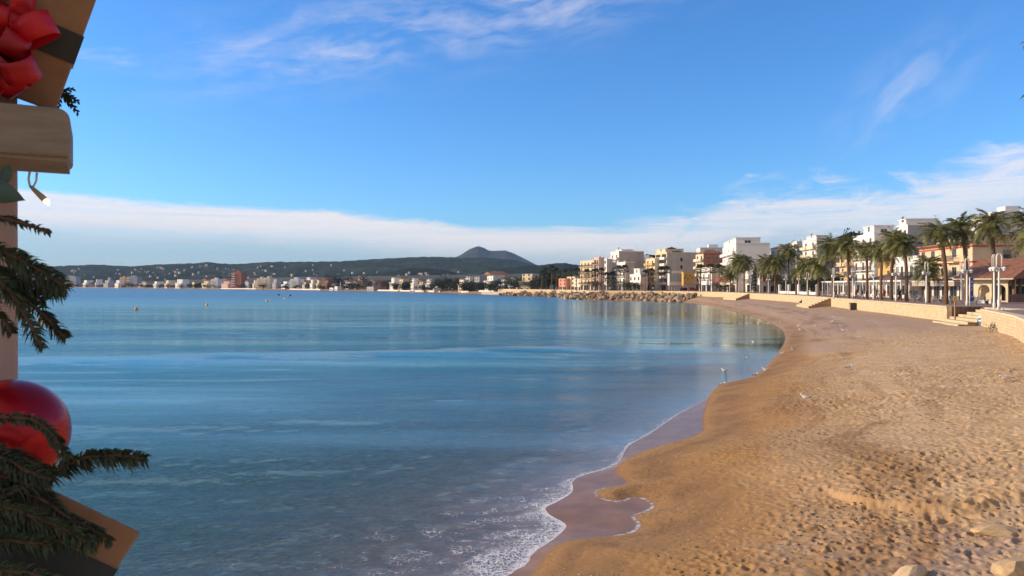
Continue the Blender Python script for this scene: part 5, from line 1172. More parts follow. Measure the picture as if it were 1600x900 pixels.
# ================================================================ cars
def car(c):
    r = empty('parked_car', (0, 0, 0)); b = MB(); prof = [(-2.1, .3), (-2.15, .75), (-1.95, .95), (-1.2, 1.0), (1.0, .98), (1.9, .85), (2.1, .65), (2.1, .3)]; b.prism(prof, -.85, .85, 0); b.build('body', [c], r)
    b = MB(); b.prism([(-1.75, .97), (-1.35, 1.42), (.2, 1.45), (1.0, .97)], -.74, .74, 0); b.build('windows', [M['glass']], r); b = MB(); b.prism([(-1.38, 1.425), (-1.2, 1.48), (.1, 1.5), (.25, 1.45)], -.74, .74, 0); b.build('roof', [c], r)
    for sx_ in (-1.3, 1.3):
        for s in (-1, 1): b = MB(); b.tube([(sx_, s * .68, .32), (sx_, s * .88, .32)], .32, 14, 0, False); b.build('tyre', [M['dark']], r)
    for s in (-.6, .6): b = MB(); b.box(2.08, 2.13, s - .15, s + .15, .6, .75); b.build('headlight', [M['lampg']], r)
    return r
cols = {'dark': mat('car_dark', (.03, .035, .05), .25, coat=.6), 'white': mat('car_white', (.7, .7, .7), .3, coat=.6), 'silver': mat('car_silver', (.35, .36, .38), .3, metal=.5), 'red': mat('car_red', (.3, .03, .03), .3, coat=.6)}
for px, Y, c, lb in [(780, 478, 'dark', 'dark car parked on the quay, nearest the sea wall villas'), (791, 470, 'dark', 'dark car parked second on the quay'), (801, 462, 'silver', 'silver car parked third on the quay'), (812, 455, 'white', 'white car parked on the quay before the cream house'), (1073, 306, 'dark', 'dark car parked under the orange box pavilion'), (1084, 304, 'red', 'dark red car parked right of the orange box pavilion')]:
    o = car(cols[c]); o.location = (X(px, Y), Y + 3, PZ); o.rotation_euler = (0, 0, .5); tag(o, lb, 'car')

# ================================================================ far town
sh_px = [-60, 0, 108, 190, 280, 360, 430, 510, 570, 620, 660, 720, 765, 800, 850, 900]; sh_D = [2300, 2100, 1815, 1468, 1232, 1061, 945, 821, 734, 676, 616, 520, 500, 452, 415, 385]
def shore_D(px): return float(np.interp(px, sh_px, sh_D))
HM = {}
def far_house(px0, px1, yt, back, c, label, floors=2, roof=None, group=None, name='house', cat='house', win=True, z0=None, yb=None):
    Y = shore_D((px0 + px1) / 2) + back; w_ = (px1 - px0) / F * Y
    xm = X((px0 + px1) / 2, Y); z = z0 if z0 is not None else tz(xm, Y); H = CZ + (HY - yt) / F * Y - z; H = max(H, 2.6); dp = min(w_, 14)
    r = empty(name, (xm, Y, z - .3), R(-62 + (int(px0) * 7) % 30), label, cat, group); H += .3
    b = MB(); b.box(-w_ / 2, w_ / 2, 0, dp, 0, H * .62 if floors > 1 else H, 0)
    if floors > 1: b.box(-w_ / 2 + w_ * .12, w_ / 2, dp * .15, dp, H * .62, H, 0); b.box(-w_ / 2 - .3, w_ / 2 + .3, -.8, 0, H * .58, H * .62, 0)
    b.build('wall', [M[c]], r)
    if roof: b = MB(); b.prism([(-w_ / 2 - .5, H), (w_ / 2 + .5, H), (0, H + w_ * .18)], -.5, dp + .5, 0); b.build('roof', [M[roof]], r)
    if win:
        nw = max(2, min(5, int(w_ / 4)))
        for f in range(floors):
            for i in range(nw):
                wm_ = HM.get('w')
                if not wm_: q = MB(); q.box(-.6, .6, -.05, .02, .3, 1.5, 0); wm_ = HM['w'] = q.mesh('window', [M['dark']])
                zz = H * (.12 if f == 0 else .62 + .38 * (f - 1) / max(1, floors - 1) + .05); link('window', wm_, r, (-w_ / 2 + w_ * (i + .6) / (nw + .2), (-.01 if f == 0 else dp * .15 - .01), zz))
    return r
def slab_tower(px0, px1, yt, back, c, floors, label, side=None, lit='white'):
    Y = shore_D((px0 + px1) / 2) + back; w_ = (px1 - px0) / F * Y; xm = X((px0 + px1) / 2, Y); z = tz(xm, Y); H = CZ + (HY - yt) / F * Y - z
    r = empty('apartment_tower', (xm, Y, z - .3), R(-14), label, 'building'); b = MB(); b.box(-w_ / 2, w_ / 2, 0, 14, 0, H + .3); b.build('wall', [M[c]], r)
    for f in range(1, floors): b = MB(); b.box(-w_ / 2 - 1.2, -w_ / 2 + w_ * .3, -1.2, 12, (H + .3) * f / floors, (H + .3) * f / floors + 1.0); b.build('balcony', [M[lit]], r)
    b = MB(); b.box(-w_ * .2, w_ * .2, 3, 8, H, H + 2.5); b.build('roof_room', [M[c]], r)
    return r
slab_tower(362, 378, 425, 40, 'brick', 7, 'brick red apartment tower with white balconies on the far shore')
slab_tower(187, 196, 433, 60, 'ochre', 5, 'ochre apartment tower on the left far shore')
slab_tower(197, 216, 432, 80, 'grey', 5, 'grey apartment block right behind the ochre tower')
slab_tower(96, 121, 432, 40, 'grey', 6, 'grey apartment block at the far left behind the fir tips')
slab_tower(401, 411, 435, 20, 'cream', 5, 'cream apartment block with balconies, left of two on the far shore')
slab_tower(412, 422, 434, 25, 'cream', 5, 'cream apartment block with balconies, right of two on the far shore', )
slab_tower(453, 467, 436, 25, 'white', 4, 'white apartment block with balconies in the middle of the far shore')
slab_tower(329, 341, 436, 30, 'white', 4, 'white apartment block on the far shore left of the brick tower')
FH = [(122, 141, 438, 20, 'white', 'wide white villa beside the grey block at far left', 2, None), (142, 156, 436.5, 25, 'white', 'white villa with lit front at far left', 2, None), (158, 172, 438, 25, 'grey', 'grey villa between two white ones at far left', 2, None), (174, 190, 438, 20, 'white', 'white villa in front of the ochre tower', 2, None),
 (218, 232, 441, 30, 'tan', 'low tan house right of the grey block', 1, 'tile'), (233, 249, 440, 20, 'white', 'white house with dark lower floor left of the white complex', 2, None), (250, 268, 438, 20, 'cream', 'left wing of the white seaside complex', 3, None), (269, 288, 436.5, 22, 'white', 'right wing of the white seaside complex', 3, None),
 (298, 306, 441, 30, 'cream', 'small cream house standing alone on the far shore', 1, 'tile'), (312, 327, 438, 25, 'cream', 'cream house just left of the white apartment block', 2, 'tile'), (342, 360, 438, 25, 'pink', 'pink roofed house just left of the brick tower', 2, 'tile'), (380, 391, 440, 25, 'grey', 'grey house just right of the brick tower', 1, 'tile'), (390, 401, 438, 20, 'cream', 'cream stepped house left of the twin cream blocks', 3, None),
 (423, 433, 436, 28, 'grey', 'grey block right of the twin cream blocks', 3, None), (434, 451, 440, 25, 'white', 'low white house between cream and white blocks', 2, None), (468, 480, 440, 25, 'tan', 'tan house right of the white apartment block', 2, 'tile'), (474, 486, 433.5, 60, 'white', 'white house raised behind the far shore', 3, None), (482, 490, 437, 15, 'white', 'narrow white house in the middle of the far shore', 3, None), (490, 500, 437, 25, 'cream', 'cream house with terrace right of the narrow white one', 2, 'tile'),
 (500, 514, 436.5, 30, 'brown', 'brown roofed house left of the white mast', 2, 'tile'), (513, 522, 449.5, 4, 'white', 'flat white beach hut left of the mast', 1, None), (520, 530, 447.5, 4, 'white', 'white beach hut at the foot of the mast', 1, None), (534, 548, 440, 25, 'white', 'white house with lit gable right of the mast', 2, 'tile'), (549, 560, 441, 30, 'pink', 'pink house behind the grey boat shed', 2, 'tile'), (556, 567, 433, 55, 'cream', 'cream villa standing high above the boat shed', 3, 'tile'),
 (567, 590, 448, 5, 'grey', 'long grey boat shed on the far beach', 1, None), (575, 588, 439, 30, 'tan', 'tan house above the grey boat shed', 2, 'tile'), (605, 618, 434, 20, 'white', 'white villa with balconies right of the reddish tree', 3, None), (619, 631, 435, 22, 'cream', 'cream villa touching the white one by the reddish tree', 3, 'tile'), (640, 648, 435, 18, 'white', 'narrow tall white house left of the dark pines', 3, None), (649, 662, 439, 25, 'tan', 'tan house between two white ones left of the pines', 2, 'tile'), (663, 673, 436, 18, 'white', 'white house with rows of windows left of the white marquee', 3, None),
 (714, 725, 437, 20, 'cream', 'cream house emerging right of the dark pines', 2, None), (724, 734, 432, 30, 'white', 'small white house behind the cream one by the pines', 3, None), (735, 750, 432, 50, 'grey', 'grey white house left of the orange roofed villa', 3, None), (750, 774, 429, 25, 'white', 'big white villa with orange roofs and stacked terraces', 3, 'tile'), (762, 782, 427, 50, 'salmon', 'orange brick villa behind the big white one', 3, 'tile'), (779, 790, 437, 15, 'white', 'low white villa right of the orange roofed villa', 2, None), (791, 806, 434.5, 20, 'grey', 'grey villa with white terrace left of the cream mansion', 3, None), (809, 832, 428, 18, 'cream', 'large cream mansion with small towers left of the dark trees', 3, None)]
for px0, px1, yt, back, c, lb, fl, rf in FH: far_house(px0, px1, yt, back, c, lb, fl, rf)
# marquee
Y = shore_D(684) + 8; xm = X(684, Y); r = empty('marquee', (xm, Y, tz(xm, Y)), 0.2, 'white pointed marquee on the far shore below the pines', 'tent'); b = MB(); b.box(-3.2, 3.2, 0, 7, 0, 2.2); b.build('wall', [M['white']], r); b = MB(); b.prism([(-3.6, 2.2), (3.6, 2.2), (0, 4.6)], -.2, 7.2); b.build('roof', [M['white']], r)
# mast
Y = shore_D(532) + 6; xm = X(532, Y); b = MB(); b.tube([(0, 0, 0), (0, 0, 9.5)], [.35, .2], 8); b.box(-1, 1, -.1, .1, 6.5, 6.8); o = b.build('mast', [M['lamp']], None, (xm, Y, tz(xm, Y))); tag(o, 'white mast on the far beach beside the huts', 'mast')
# low white shore walls
for a, c, lb in ((452, 500, 'low white shore wall below the white apartment block'), (625, 641, 'low white shore wall left of the narrow tall house'), (648, 662, 'low white shore wall left of the marquee'), (669, 687, 'low white shore wall in front of the marquee'), (720, 732, 'low white shore wall before the cream house'), (748, 771, 'white quay wall before the big orange roofed villa'), (590, 622, 'low white shore wall below the reddish tree'), (345, 400, 'low white shore wall below the brick tower')):
    Y0 = shore_D(a) + 9; Y1 = shore_D(c) + 9; p0 = Vector((X(a, Y0), Y0)); p1 = Vector((X(c, Y1), Y1)); dv = p1 - p0; b = MB(); b.box(0, dv.length, 0, .4, -1, 1.1); o = b.build('shore_wall', [M['white']], None, (p0.x, p0.y, (tz(p0.x, p0.y) + tz(p1.x, p1.y)) / 2)); o.rotation_euler = (0, 0, math.atan2(dv.y, dv.x)); tag(o, lb, 'wall')
# dark quay face
p0 = Vector((X(752, 497), 497)); p1 = Vector((X(797, 449), 449)); dv = p1 - p0; b = MB(); b.box(0, dv.length, 0, 1.5, -1, 1.9); o = b.build('quay', [M['tan']], None, (p0.x, p0.y, 0)); o.rotation_euler = (0, 0, math.atan2(dv.y, dv.x)); tag(o, 'straight dark quay at the far end of the rocky shore', 'quay')
# infill houses behind the shore row and on the hillsides
rg = random.Random(77); hm = {}
LM = [(60, 'near the grey block at far left'), (150, 'left of the ochre tower'), (200, 'above the ochre tower'), (245, 'above the white seaside complex'), (290, 'right of the white seaside complex'), (330, 'left of the brick tower'), (372, 'around the brick tower'), (412, 'above the twin cream blocks'), (455, 'above the white block with balconies'), (500, 'left of the white mast'), (532, 'near the white mast'), (570, 'above the boat shed'), (608, 'above the reddish tree'), (640, 'above the narrow tall white house'), (684, 'above the marquee'), (720, 'right of the dark pines'), (762, 'near the orange roofed villa'), (805, 'near the cream mansion'), (850, 'near the far dark grove'), (900, 'before the tall apartment row')]
def where(px): return min(LM, key=lambda t: abs(t[0] - px))[1]
def hdesc(k): return ['white', 'tan', 'cream', 'tan', 'pink', 'grey'][k % 6] + (' flat roofed' if k % 2 else ' tile roofed')
GS = {'green': 'mid green round', 'dk': 'dark green bushy', 'pine': 'dark flat topped', 'autumn': 'reddish'}
def tiny_mesh(k):
    if k not in hm:
        c = ['white', 'tan', 'cream', 'tan', 'pink', 'grey'][k % 6]; b = MB(); w_ = 3.5 + k % 4; b.box(-w_, w_, -3, 3, -3, 3 + k % 3, 0); b.box(-w_ * .2, w_ * .9, -3.02, 2, 3 + k % 3, 5 + k % 3, 0) if k % 2 else b.prism([(-w_ - .4, 3 + k % 3), (w_ + .4, 3 + k % 3), (0, 5.4 + k % 3)], -3.3, 3.3, 1)
        b.box(-w_ * .6, -w_ * .2, -3.05, -3, .5, 2.2, 2); b.box(w_ * .2, w_ * .6, -3.05, -3, .5, 2.2, 2); hm[k] = b.mesh('house', [M[c], M['tile'], M['dark']])
    return hm[k]
for i in range(100):
    px = rg.uniform(60, 840); bk = rg.uniform(40, 150); Y = shore_D(px) + bk; x = X(px, Y); k = rg.randrange(12); s = rg.uniform(.6, 1.0)
    tag(link('house', tiny_mesh(k), None, (x, Y, tz(x, Y) + 2), rg.uniform(-1.2, -.4), s), 'small ' + hdesc(k) + ' house in the far town ' + where(px), 'house', 'small houses of the far town')
for i in range(150):
    rr = rg.random()
    if rr < .62: p = at_r(rg.choice([rg.uniform(60, 260), rg.gauss(290, 35), rg.uniform(340, 560)]), -rg.uniform(.25, .93))
    elif rr < .9: p = at_s(rg.gauss(635, 28), -rg.uniform(.35, .9))
    else: p = at_r(rg.uniform(560, 800), -rg.uniform(.6, .95))
    s = rg.uniform(.5, 1.05) * (1.0 if rr >= .62 and rr < .9 else 1.1)
    k = rg.randrange(12); tag(link('house', tiny_mesh(k), None, (p.x, p.y, p.z + 2.2 * s), rg.uniform(-1.3, -.3), s), 'tiny ' + hdesc(k) + ' house on the wooded hillside ' + where(800 + p.x / p.y * F), 'house', 'houses on the hillside')
# far trees
def ftree(px, yt, back, wpx, kind, lb, grp, k, name='tree'):
    Y = shore_D(px) + back; x = X(px, Y); z = PZ - .3 if px > 790 else tz(x, Y); h = CZ + (HY - yt) / F * Y - z; tree(x, Y, z - .3, max(h, 3), wpx / F * Y, kind, lb, grp, k, name)
for k, (px, yt, back, w_, kd, lb) in enumerate([(682, 432, 25, 24, 'dk', 'dark spreading pine left of the tall pair above the marquee'), (697, 430, 28, 22, 'dk', 'dark spreading pine above the marquee'), (708, 432, 22, 20, 'pine', 'dark pine at the right of the pine group'), (690, 437, 12, 16, 'dk', 'low dark tree right behind the marquee'), (715, 434, 35, 14, 'dk', 'dark tree between pines and cream house'),
  (518, 427, 70, 16, 'dk', 'broad dark pine above the brown roofed house'), (530, 428, 75, 18, 'dk', 'broad dark pine behind the white mast'), (543, 430, 70, 14, 'dk', 'broad dark pine right of the white mast'), (567, 430, 60, 14, 'green', 'green tree right of the high cream villa'), (596, 437, 18, 14, 'autumn', 'reddish leaved tree left of the white villa'), (604, 433, 22, 12, 'autumn', 'taller reddish tree touching the white villa'),
  (848, 413, 55, 17, 'dk', 'tallest dark tree at the left of the far grove'), (857, 415, 50, 16, 'dk', 'tall dark tree second from the left of the far grove'), (866, 415, 48, 16, 'pine', 'tall dark tree third in the far grove'), (875, 420, 40, 14, 'green', 'green tree at the right of the far grove'), (886, 421, 35, 16, 'green', 'green tree behind the cream house with tall windows'), (897, 424, 30, 14, 'green', 'bushy green tree left of the tall apartment row'),
  (838, 434, 12, 13, 'dk', 'dark tree right of the cream mansion'), (846, 440, 5, 12, 'green', 'low green tree below the far grove'), (803, 431, 55, 12, 'pine', 'dark tree behind the grey villa'), (743, 432, 60, 12, 'dk', 'dark tree left of the orange roofed villa'), (658, 432, 60, 14, 'autumn', 'brownish tree between two white houses'), (340, 428, 90, 12, 'dk', 'dark tree just left of the brick tower'), (200, 440, 15, 10, 'dk', 'dark tree in front of the grey block')]): ftree(px, yt, back, w_, kd, lb, None, k)
for i in range(265):
    px = rg.uniform(70, 842) if i < 215 else rg.uniform(600, 900); bk = rg.choice([rg.uniform(12, 35), rg.uniform(30, 120), rg.uniform(30, 220)]); Y = shore_D(px) + bk; hh = rg.uniform(5, 10); x = X(px, Y); z = PZ - .3 if px > 795 else tz(x, Y)
    kd = rg.choice(['green', 'dk', 'pine', 'dk']); tree(x, Y, z - .4, hh, rg.uniform(6, 12), kd, 'small ' + GS[kd] + ' tree in the far town ' + where(px), 'trees of the far town', rg.randrange(9))
for i in range(18):      # shrubs at the back of the promenade
    px = rg.choice([rg.uniform(905, 1022), rg.uniform(1105, 1300)]); Y = rg.uniform(322, 345) if px < 1100 else rg.uniform(262, 290); tree(X(px, Y), Y, PZ, rg.uniform(3, 6), rg.uniform(4, 6), rg.choice(['green', 'dk']), 'low green tree ' + ('behind the fan palms ' if px < 1022 else 'behind the shaded house and palms ') + min([(920, 'by the cream orange block'), (950, 'by the white block with small windows'), (985, 'by the low white villa'), (1015, 'by the curved balconies'), (1115, 'by the white house'), (1150, 'by the close pair of palms'), (1190, 'near the conifer'), (1235, 'above the fence pillars'), (1285, 'above the restaurant corner')], key=lambda t: abs(t[0] - px))[1], 'low trees between the promenade houses', rg.randrange(9))
# terrace wall of hillside houses above the promenade
for k, (px, yt, Y, c) in enumerate([(1560, 352, 175, 'white'), (1583, 333, 190, 'white'), (1480, 366, 170, 'cream'), (1500, 359, 185, 'white'), (1543, 368, 150, 'cream'), (1420, 362, 230, 'white'), (1300, 396, 260, 'white'), (1230, 395, 300, 'cream'), (1112, 388, 360, 'white'), (1075, 400, 370, 'tan'), (1005, 404, 380, 'white')]):
    H = CZ + (HY - yt) / F * Y - PZ; r = empty('hillside_block', (X(px, Y), Y, PZ), R(-6), ['white block above the right end of the hotel roof', 'small white tower block nearest the right edge above the hotel', 'cream block peeping over the hotel between palms', 'white block behind the tall palm at the hotel corner', 'cream block right above the hotel roof balustrade', 'white block high behind the leaning palm', 'white block behind the yellow balconies', 'cream block behind the tallest palm by the fence', 'white block with red roof right of the tan tower', 'tan block low behind the tan tower', 'white block behind the curved balconies'][k], 'building')
    ww = 9 if px > 1400 else 11; b = MB(); b.box(-ww / 2, ww / 2, 0, 12, -1, H); b.build('wall', [M[c]], r); b = MB(); b.box(-ww / 2 - .1, ww / 2 + .1, -.1, 12.1, H, H + .4); b.build('parapet', [M[c]], r); b = MB(); b.box(-ww * .1, ww * .3, 2, 6, H, H + 2); b.build('roof_room', [M['white']], r)
    for i in range(3): link('window', window_mesh(1.2, 1.4, 'dark'), r, (-ww / 2 + ww * (i + .6) / 3.2, -.02, H - 3), math.pi / 2); link('window', window_mesh(1.2, 1.4, 'dark'), r, (-ww / 2 - .02, 2 + i * 3.6, H - 3))
# ================================================================ christmas decoration close to the viewer, at the left
kraft = mat('kraft_card', (0.27, 0.145, 0.068), 0.85, 0.12, 18, 0.15, 60, bdist=0.002); satin = mat('black_satin', (0.012, 0.016, 0.012), 0.45); redr = mat('red_ribbon', (0.40, 0.006, 0.012), 0.38, 0.35, 14, 0.35, 45, bdist=0.004, spec=0.4)
shelfm = bpy.data.materials.new('weathered_beam'); shelfm.use_nodes = True; T = NT(shelfm.node_tree); bb = shelfm.node_tree.nodes['Principled BSDF']; tc = T.new('ShaderNodeTexCoord').outputs['Object']
n1 = T.noise(T.mapv(tc, (3, 3, 16)), 3.0, 6, 0.65); n2 = T.noise(tc, 9, 5, 0.6); c = T.mix(T.ss(n1, 0.3, 0.7), (0.22, 0.175, 0.12), (0.30, 0.245, 0.17)); c = T.mix(T.m('MULTIPLY', T.ss(n2, 0.5, 0.7), 0.5), c, (0.19, 0.15, 0.105)); T.link(c, bb.inputs['Base Color']); bb.inputs['Roughness'].default_value = 0.75; T.link(T.bump(T.m('ADD', n1, n2), 0.35, 0.004), bb.inputs['Normal'])
pinkw = mat('painted_post', (0.44, 0.32, 0.27), 0.8, 0.06, 5, 0.2, 20, bdist=0.003); ball = mat('bauble_red', (0.40, 0.003, 0.008), 0.26, metal=0.4); needle = mat('fir_needle', (0.036, 0.056, 0.022), 0.6, 0.5, 30); twig = mat('fir_twig', (0.10, 0.06, 0.035), 0.9); leafm = mat('eucalyptus_leaf', (0.06, 0.10, 0.07), 0.5, 0.2, 8)
DY = 1.42
def facing(px, py, roll=0.0, level=False):
    d = (P(px, py, 1) - Vector((0, 0, CZ))).normalized()
    if level: d = Vector((d.x, d.y, 0)).normalized()
    x = d.cross(Vector((0, 0, 1))).normalized(); z = x.cross(d); m = Matrix((x, d, z)).transposed()
    return (m @ Matrix.Rotation(roll, 3, 'Y')).to_euler()
# post
b = MB(); b.box(-0.30, 0, 0, 0.18, -5.5, 3.2); o = b.build('post', [pinkw], None, P(28, 446, 1.60)); o.rotation_euler = facing(28, 446, 0, True); bpy.context.view_layer.update()
bv = o.modifiers.new('bevel', 'BEVEL'); bv.width = 0.006; bv.segments = 2; tag(o, 'pale pinkish post behind the christmas branches', 'post')
# beam / shelf, rounded corner, groove under the front
zt = P(0, 170, DY).z; zb = P(0, 246, DY).z; xr = X(110, DY)
r = empty('shelf', (xr, DY, zb), 0, 'thick weathered wooden shelf with rounded corner under the upper gift', 'shelf')
r.rotation_euler = facing(114, 200, 0, True); r.rotation_euler.z -= R(1.5)
def slab_shape(x0, x1, y0, y1, z0, z1, rad, m):
    b = MB(); prof = [(x0, z0), (x1, z0), (x1, z1), (x0, z1)]; n = 8; pr = [(x0, z0)]
    for cx, cz, a0 in ((x1 - rad * .6, z0 + rad * .6, -90),): pr += [(cx + rad * .6 * math.cos(R(a0 + 90 * k / n)), cz + rad * .6 * math.sin(R(a0 + 90 * k / n))) for k in range(n + 1)]
    pr += [(x1 - rad + rad * math.cos(R(90 * k / n)), z1 - rad + rad * math.sin(R(90 * k / n))) for k in range(n + 1)]; pr += [(x0, z1)]
    b.prism(pr, y0, y1, 0); return b
b = slab_shape(-1.1, 0, 0, 0.20, 0, zt - zb, 0.022, shelfm); o = b.build('board', [shelfm], r); bv = o.modifiers.new('bevel', 'BEVEL'); bv.width = 0.006; bv.segments = 3; bv.limit_method = 'ANGLE'
b = MB(); b.box(-1.1, -0.006, 0.010, 0.20, -0.007, 0.0); o = b.build('trim', [shelfm], r)
# gifts
def gift(name, px, py, Y, w, h, d, rot, band, label, top=0):
    """anchor = the lower right front corner"""
    r = empty(name, P(px, py, Y), 0, label, 'gift box'); r.rotation_euler = facing(px, py, rot)
    b = MB(); b.box(-w, 0, 0, d, -h * top, h * (1 - top)); o = b.build('box', [kraft], r); bv = o.modifiers.new('bevel', 'BEVEL'); bv.width = 0.005; bv.segments = 3
    z0, z1 = band; b = MB(); b.box(-w - .002, .0025, -.0025, d + .0025, z0, z1); b.build('ribbon', [satin], r); return r
gA = gift('gift_box', 87, 176, 1.50, 0.5, 0.55, 0.20, R(17.0), (0.105, 0.165), 'upper kraft paper gift box with black band and red bow')
# bow: looped satin strips
bc = P(2, 78, 1.44)
r = empty('red_bow', bc, 0, 'big shiny red ribbon bow on the upper gift', 'bow'); rg = random.Random(4)
def loop(direction, size, width, twist, b):
    d = direction.normalized(); s = d.cross(Vector((0, -1, 0.2))).normalized(); s = (Matrix.Rotation(twist, 3, d) @ s); nrm = s.cross(d); n = 18; pts = []
    for i in range(n + 1):
        t = 2 * math.pi * i / n; u = (1 - math.cos(t)) / 2; pts.append(d * size * (u ** 0.8) + nrm * size * 0.30 * math.sin(t) * (0.35 + 0.65 * u))
    w_ = s * width / 2; c0 = len(b.v)
    for p in pts: b.v += [tuple(p - w_), tuple(p - w_ * .33 + nrm * 0.0006), tuple(p + w_ * .33 + nrm * .0006), tuple(p + w_)]
    for i in range(n):
        for j in range(3): b.face((c0 + i * 4 + j, c0 + i * 4 + j + 1, c0 + (i + 1) * 4 + j + 1, c0 + (i + 1) * 4 + j), 0, True)
for k, (ax, azv, sz, tw) in enumerate([(0.95, 0.30, .108, .5), (0.80, -0.55, .112, 1.1), (0.15, -1.0, .118, .3), (0.55, 0.95, .105, 1.3), (-.2, 1.0, .11, .4), (-.9, .4, .11, 1.0), (-.9, -.5, .11, .2), (-.4, -.95, .115, .9), (0.98, -0.12, .085, 1.5), (.45, -.75, .09, .1), (.35, .5, .08, .8), (-.3, .1, .08, 1.2), (.2, -.3, .075, 0.2), (.7, .6, .075, .6)]):
    b = MB(); loop(Vector((ax, -0.35 - 0.28 * (k % 3), azv)), sz * 1.28, 0.046, tw, b); o = b.build('loop', [redr], r); so = o.modifiers.new('t', 'SOLIDIFY'); so.thickness = 0.0009
gB = gift('gift_box', 219, 832, 1.36, 0.36, 0.30, 0.12, R(33.5), (-0.135, -0.070), 'lower kraft paper gift box with black ribbon among fir branches', top=1)
# bauble
c = P(14, 677, 1.42); rad = 84 / F * 1.42; r = empty('bauble', c, 0, 'large glossy red christmas bauble', 'bauble'); b = MB(); b.lathe([(rad * math.sin(math.pi * i / 40) + 1e-4, -rad * math.cos(math.pi * i / 40)) for i in range(41)], 64); b.build('ball', [ball], r)
b = MB(); b.lathe([(.018, rad - .004), (.018, rad + .014), (.012, rad + .018)], 18); o = b.build('cap', [mat('gold_cap', (.6, .42, .15), .35, metal=1)], r); o.rotation_euler = (0, R(-70), 0)
# fir tree: unseen trunk and body added left to block sun, branches reaching in
fir = empty('christmas_tree', (-2.45, 1.9, 0.6), 0, 'fir tree whose branches reach in from the left edge', 'fir tree')
b = MB(); b.tube([(0, 0, 0), (0, 0, 4), (0, 0, 8)], [.12, .08, .02], 10); b.build('trunk', [twig], fir)
rg = random.Random(9); b = MB()
for i in range(9000):
    z = rg.uniform(2.6, 7.8); rad_ = (0.98 - (z - 2.6) * .09) * math.sqrt(rg.uniform(.15, 1)); a = rg.uniform(0, 6.28); p = Vector((rad_ * math.cos(a), rad_ * math.sin(a), z))
    if p.x > 0.86: continue
    d = Vector((math.cos(a), math.sin(a), -.35)) * .09; s = Vector((-math.sin(a), math.cos(a), rg.uniform(-.3, .3))) * .022; b.poly([p - s, p + d, p + s, p - d * .4])
b.build('foliage', [needle], fir)
def branch(pts, L0=0.028, dens=1150, spread=1.0, droop=0.35, label=None, Y=1.36, seed=0, w=0.0019, dy=0.0, rt=0.0035):
    """fir branch through photo points: woody rachis and two combs of flat needles with a sparser row on top"""
    rg = random.Random(seed); W_ = [P(a, c_, Y + dy * i) for i, (a, c_) in enumerate(pts)]; Q = []
    n = 24                                                          # Catmull-Rom
    for i in range(len(W_) - 1):
        p0 = W_[max(i - 1, 0)]; p1 = W_[i]; p2 = W_[i + 1]; p3 = W_[min(i + 2, len(W_) - 1)]
        for k in range(n):
            t = k / n; Q.append(0.5 * ((2 * p1) + (p2 - p0) * t + (2 * p0 - 5 * p1 + 4 * p2 - p3) * t * t + (3 * p1 - p0 - 3 * p2 + p3) * t ** 3))
    Q.append(W_[-1]); inv = Vector(fir.location); b = MB(); b.tube([q - inv for q in Q[::4] + [Q[-1]]], rt, 6, 1)
    tot = sum((Q[i + 1] - Q[i]).length for i in range(len(Q) - 1)); N = int(tot * dens * .62)
    for i in range(N):
        u = rg.random(); f = u * (len(Q) - 1); k = min(int(f), len(Q) - 2); p = Q[k].lerp(Q[k + 1], f - k); t = (Q[k + 1] - Q[k]).normalized(); s = t.cross(Vector((0, 1, 0))).normalized(); v = t.cross(s)
        th = rg.choice([rg.gauss(0, .5), math.pi + rg.gauss(0, .5), rg.uniform(0, 6.28)]); rd = s * math.cos(th) + v * math.sin(th); L_ = L0 * rg.uniform(.55, 1.12) * (1 - .45 * max(0, u - .82) / .18)
        d = (rd * spread + t * rg.uniform(.45, .8)).normalized(); m_ = p + d * L_ * .55; e = p + (d * L_ + Vector((0, 0, -droop * .6 * L_)) + t * .15 * L_); wv = d.cross(Vector((rg.uniform(-1, 1), -1, rg.uniform(-1, 1)))).normalized() * w
        b.poly([p - wv - inv, m_ - wv - inv, e - inv, m_ + wv - inv, p + wv - inv], 0)
    o = b.build('branch', [needle, twig], fir)
    return o
B = branch
B([(-60, 330), (0, 340), (40, 350), (78, 364)], .013, 1500, seed=1, Y=1.30)
B([(-60, 375), (0, 392), (55, 418), (104, 449)], .030, 2600, seed=2, Y=1.33, droop=.5)
B([(-60, 400), (0, 425), (50, 440), (95, 458)], .026, 2400, seed=3, Y=1.36, droop=.6)
B([(-50, 420), (0, 445), (55, 480), (102, 527)], .024, 2600, seed=4, Y=1.34)
B([(-50, 420), (0, 440), (35, 485), (66, 543)], .022, 2400, seed=5, Y=1.30)
B([(-60, 400), (-10, 430), (30, 450), (70, 470)], .030, 2400, seed=6, Y=1.38)
B([(-60, 470), (-20, 480), (5, 500), (18, 520)], .020, 1600, seed=7, Y=1.32)
B([(-60, 645), (0, 652), (45, 655), (75, 672), (95, 700), (106, 712)], .017, 2300, seed=8, Y=1.24)
B([(-60, 690), (0, 700), (40, 718), (80, 740)], .020, 2200, seed=9, Y=1.26)
B([(-60, 800), (20, 770), (90, 735), (130, 716), (180, 712), (226, 716)], .026, 2900, seed=10, Y=1.27, droop=.7)
B([(-60, 720), (0, 715), (40, 735), (80, 750)], .024, 2300, seed=11, Y=1.25)
B([(-60, 770), (0, 765), (60, 778), (105, 808), (145, 828), (172, 846)], .019, 2400, seed=12, Y=1.28, droop=.6)
B([(-60, 790), (0, 790), (60, 812), (110, 832), (140, 850)], .024, 2500, seed=13, Y=1.26)
B([(-60, 750), (0, 745), (50, 762), (85, 790)], .026, 2600, seed=14, Y=1.29)
B([(-60, 820), (0, 815), (50, 822), (110, 842), (145, 850)], .028, 2600, seed=15, Y=1.27)
B([(-60, 850), (0, 845), (40, 848), (80, 852)], .026, 2400, seed=16, Y=1.25)
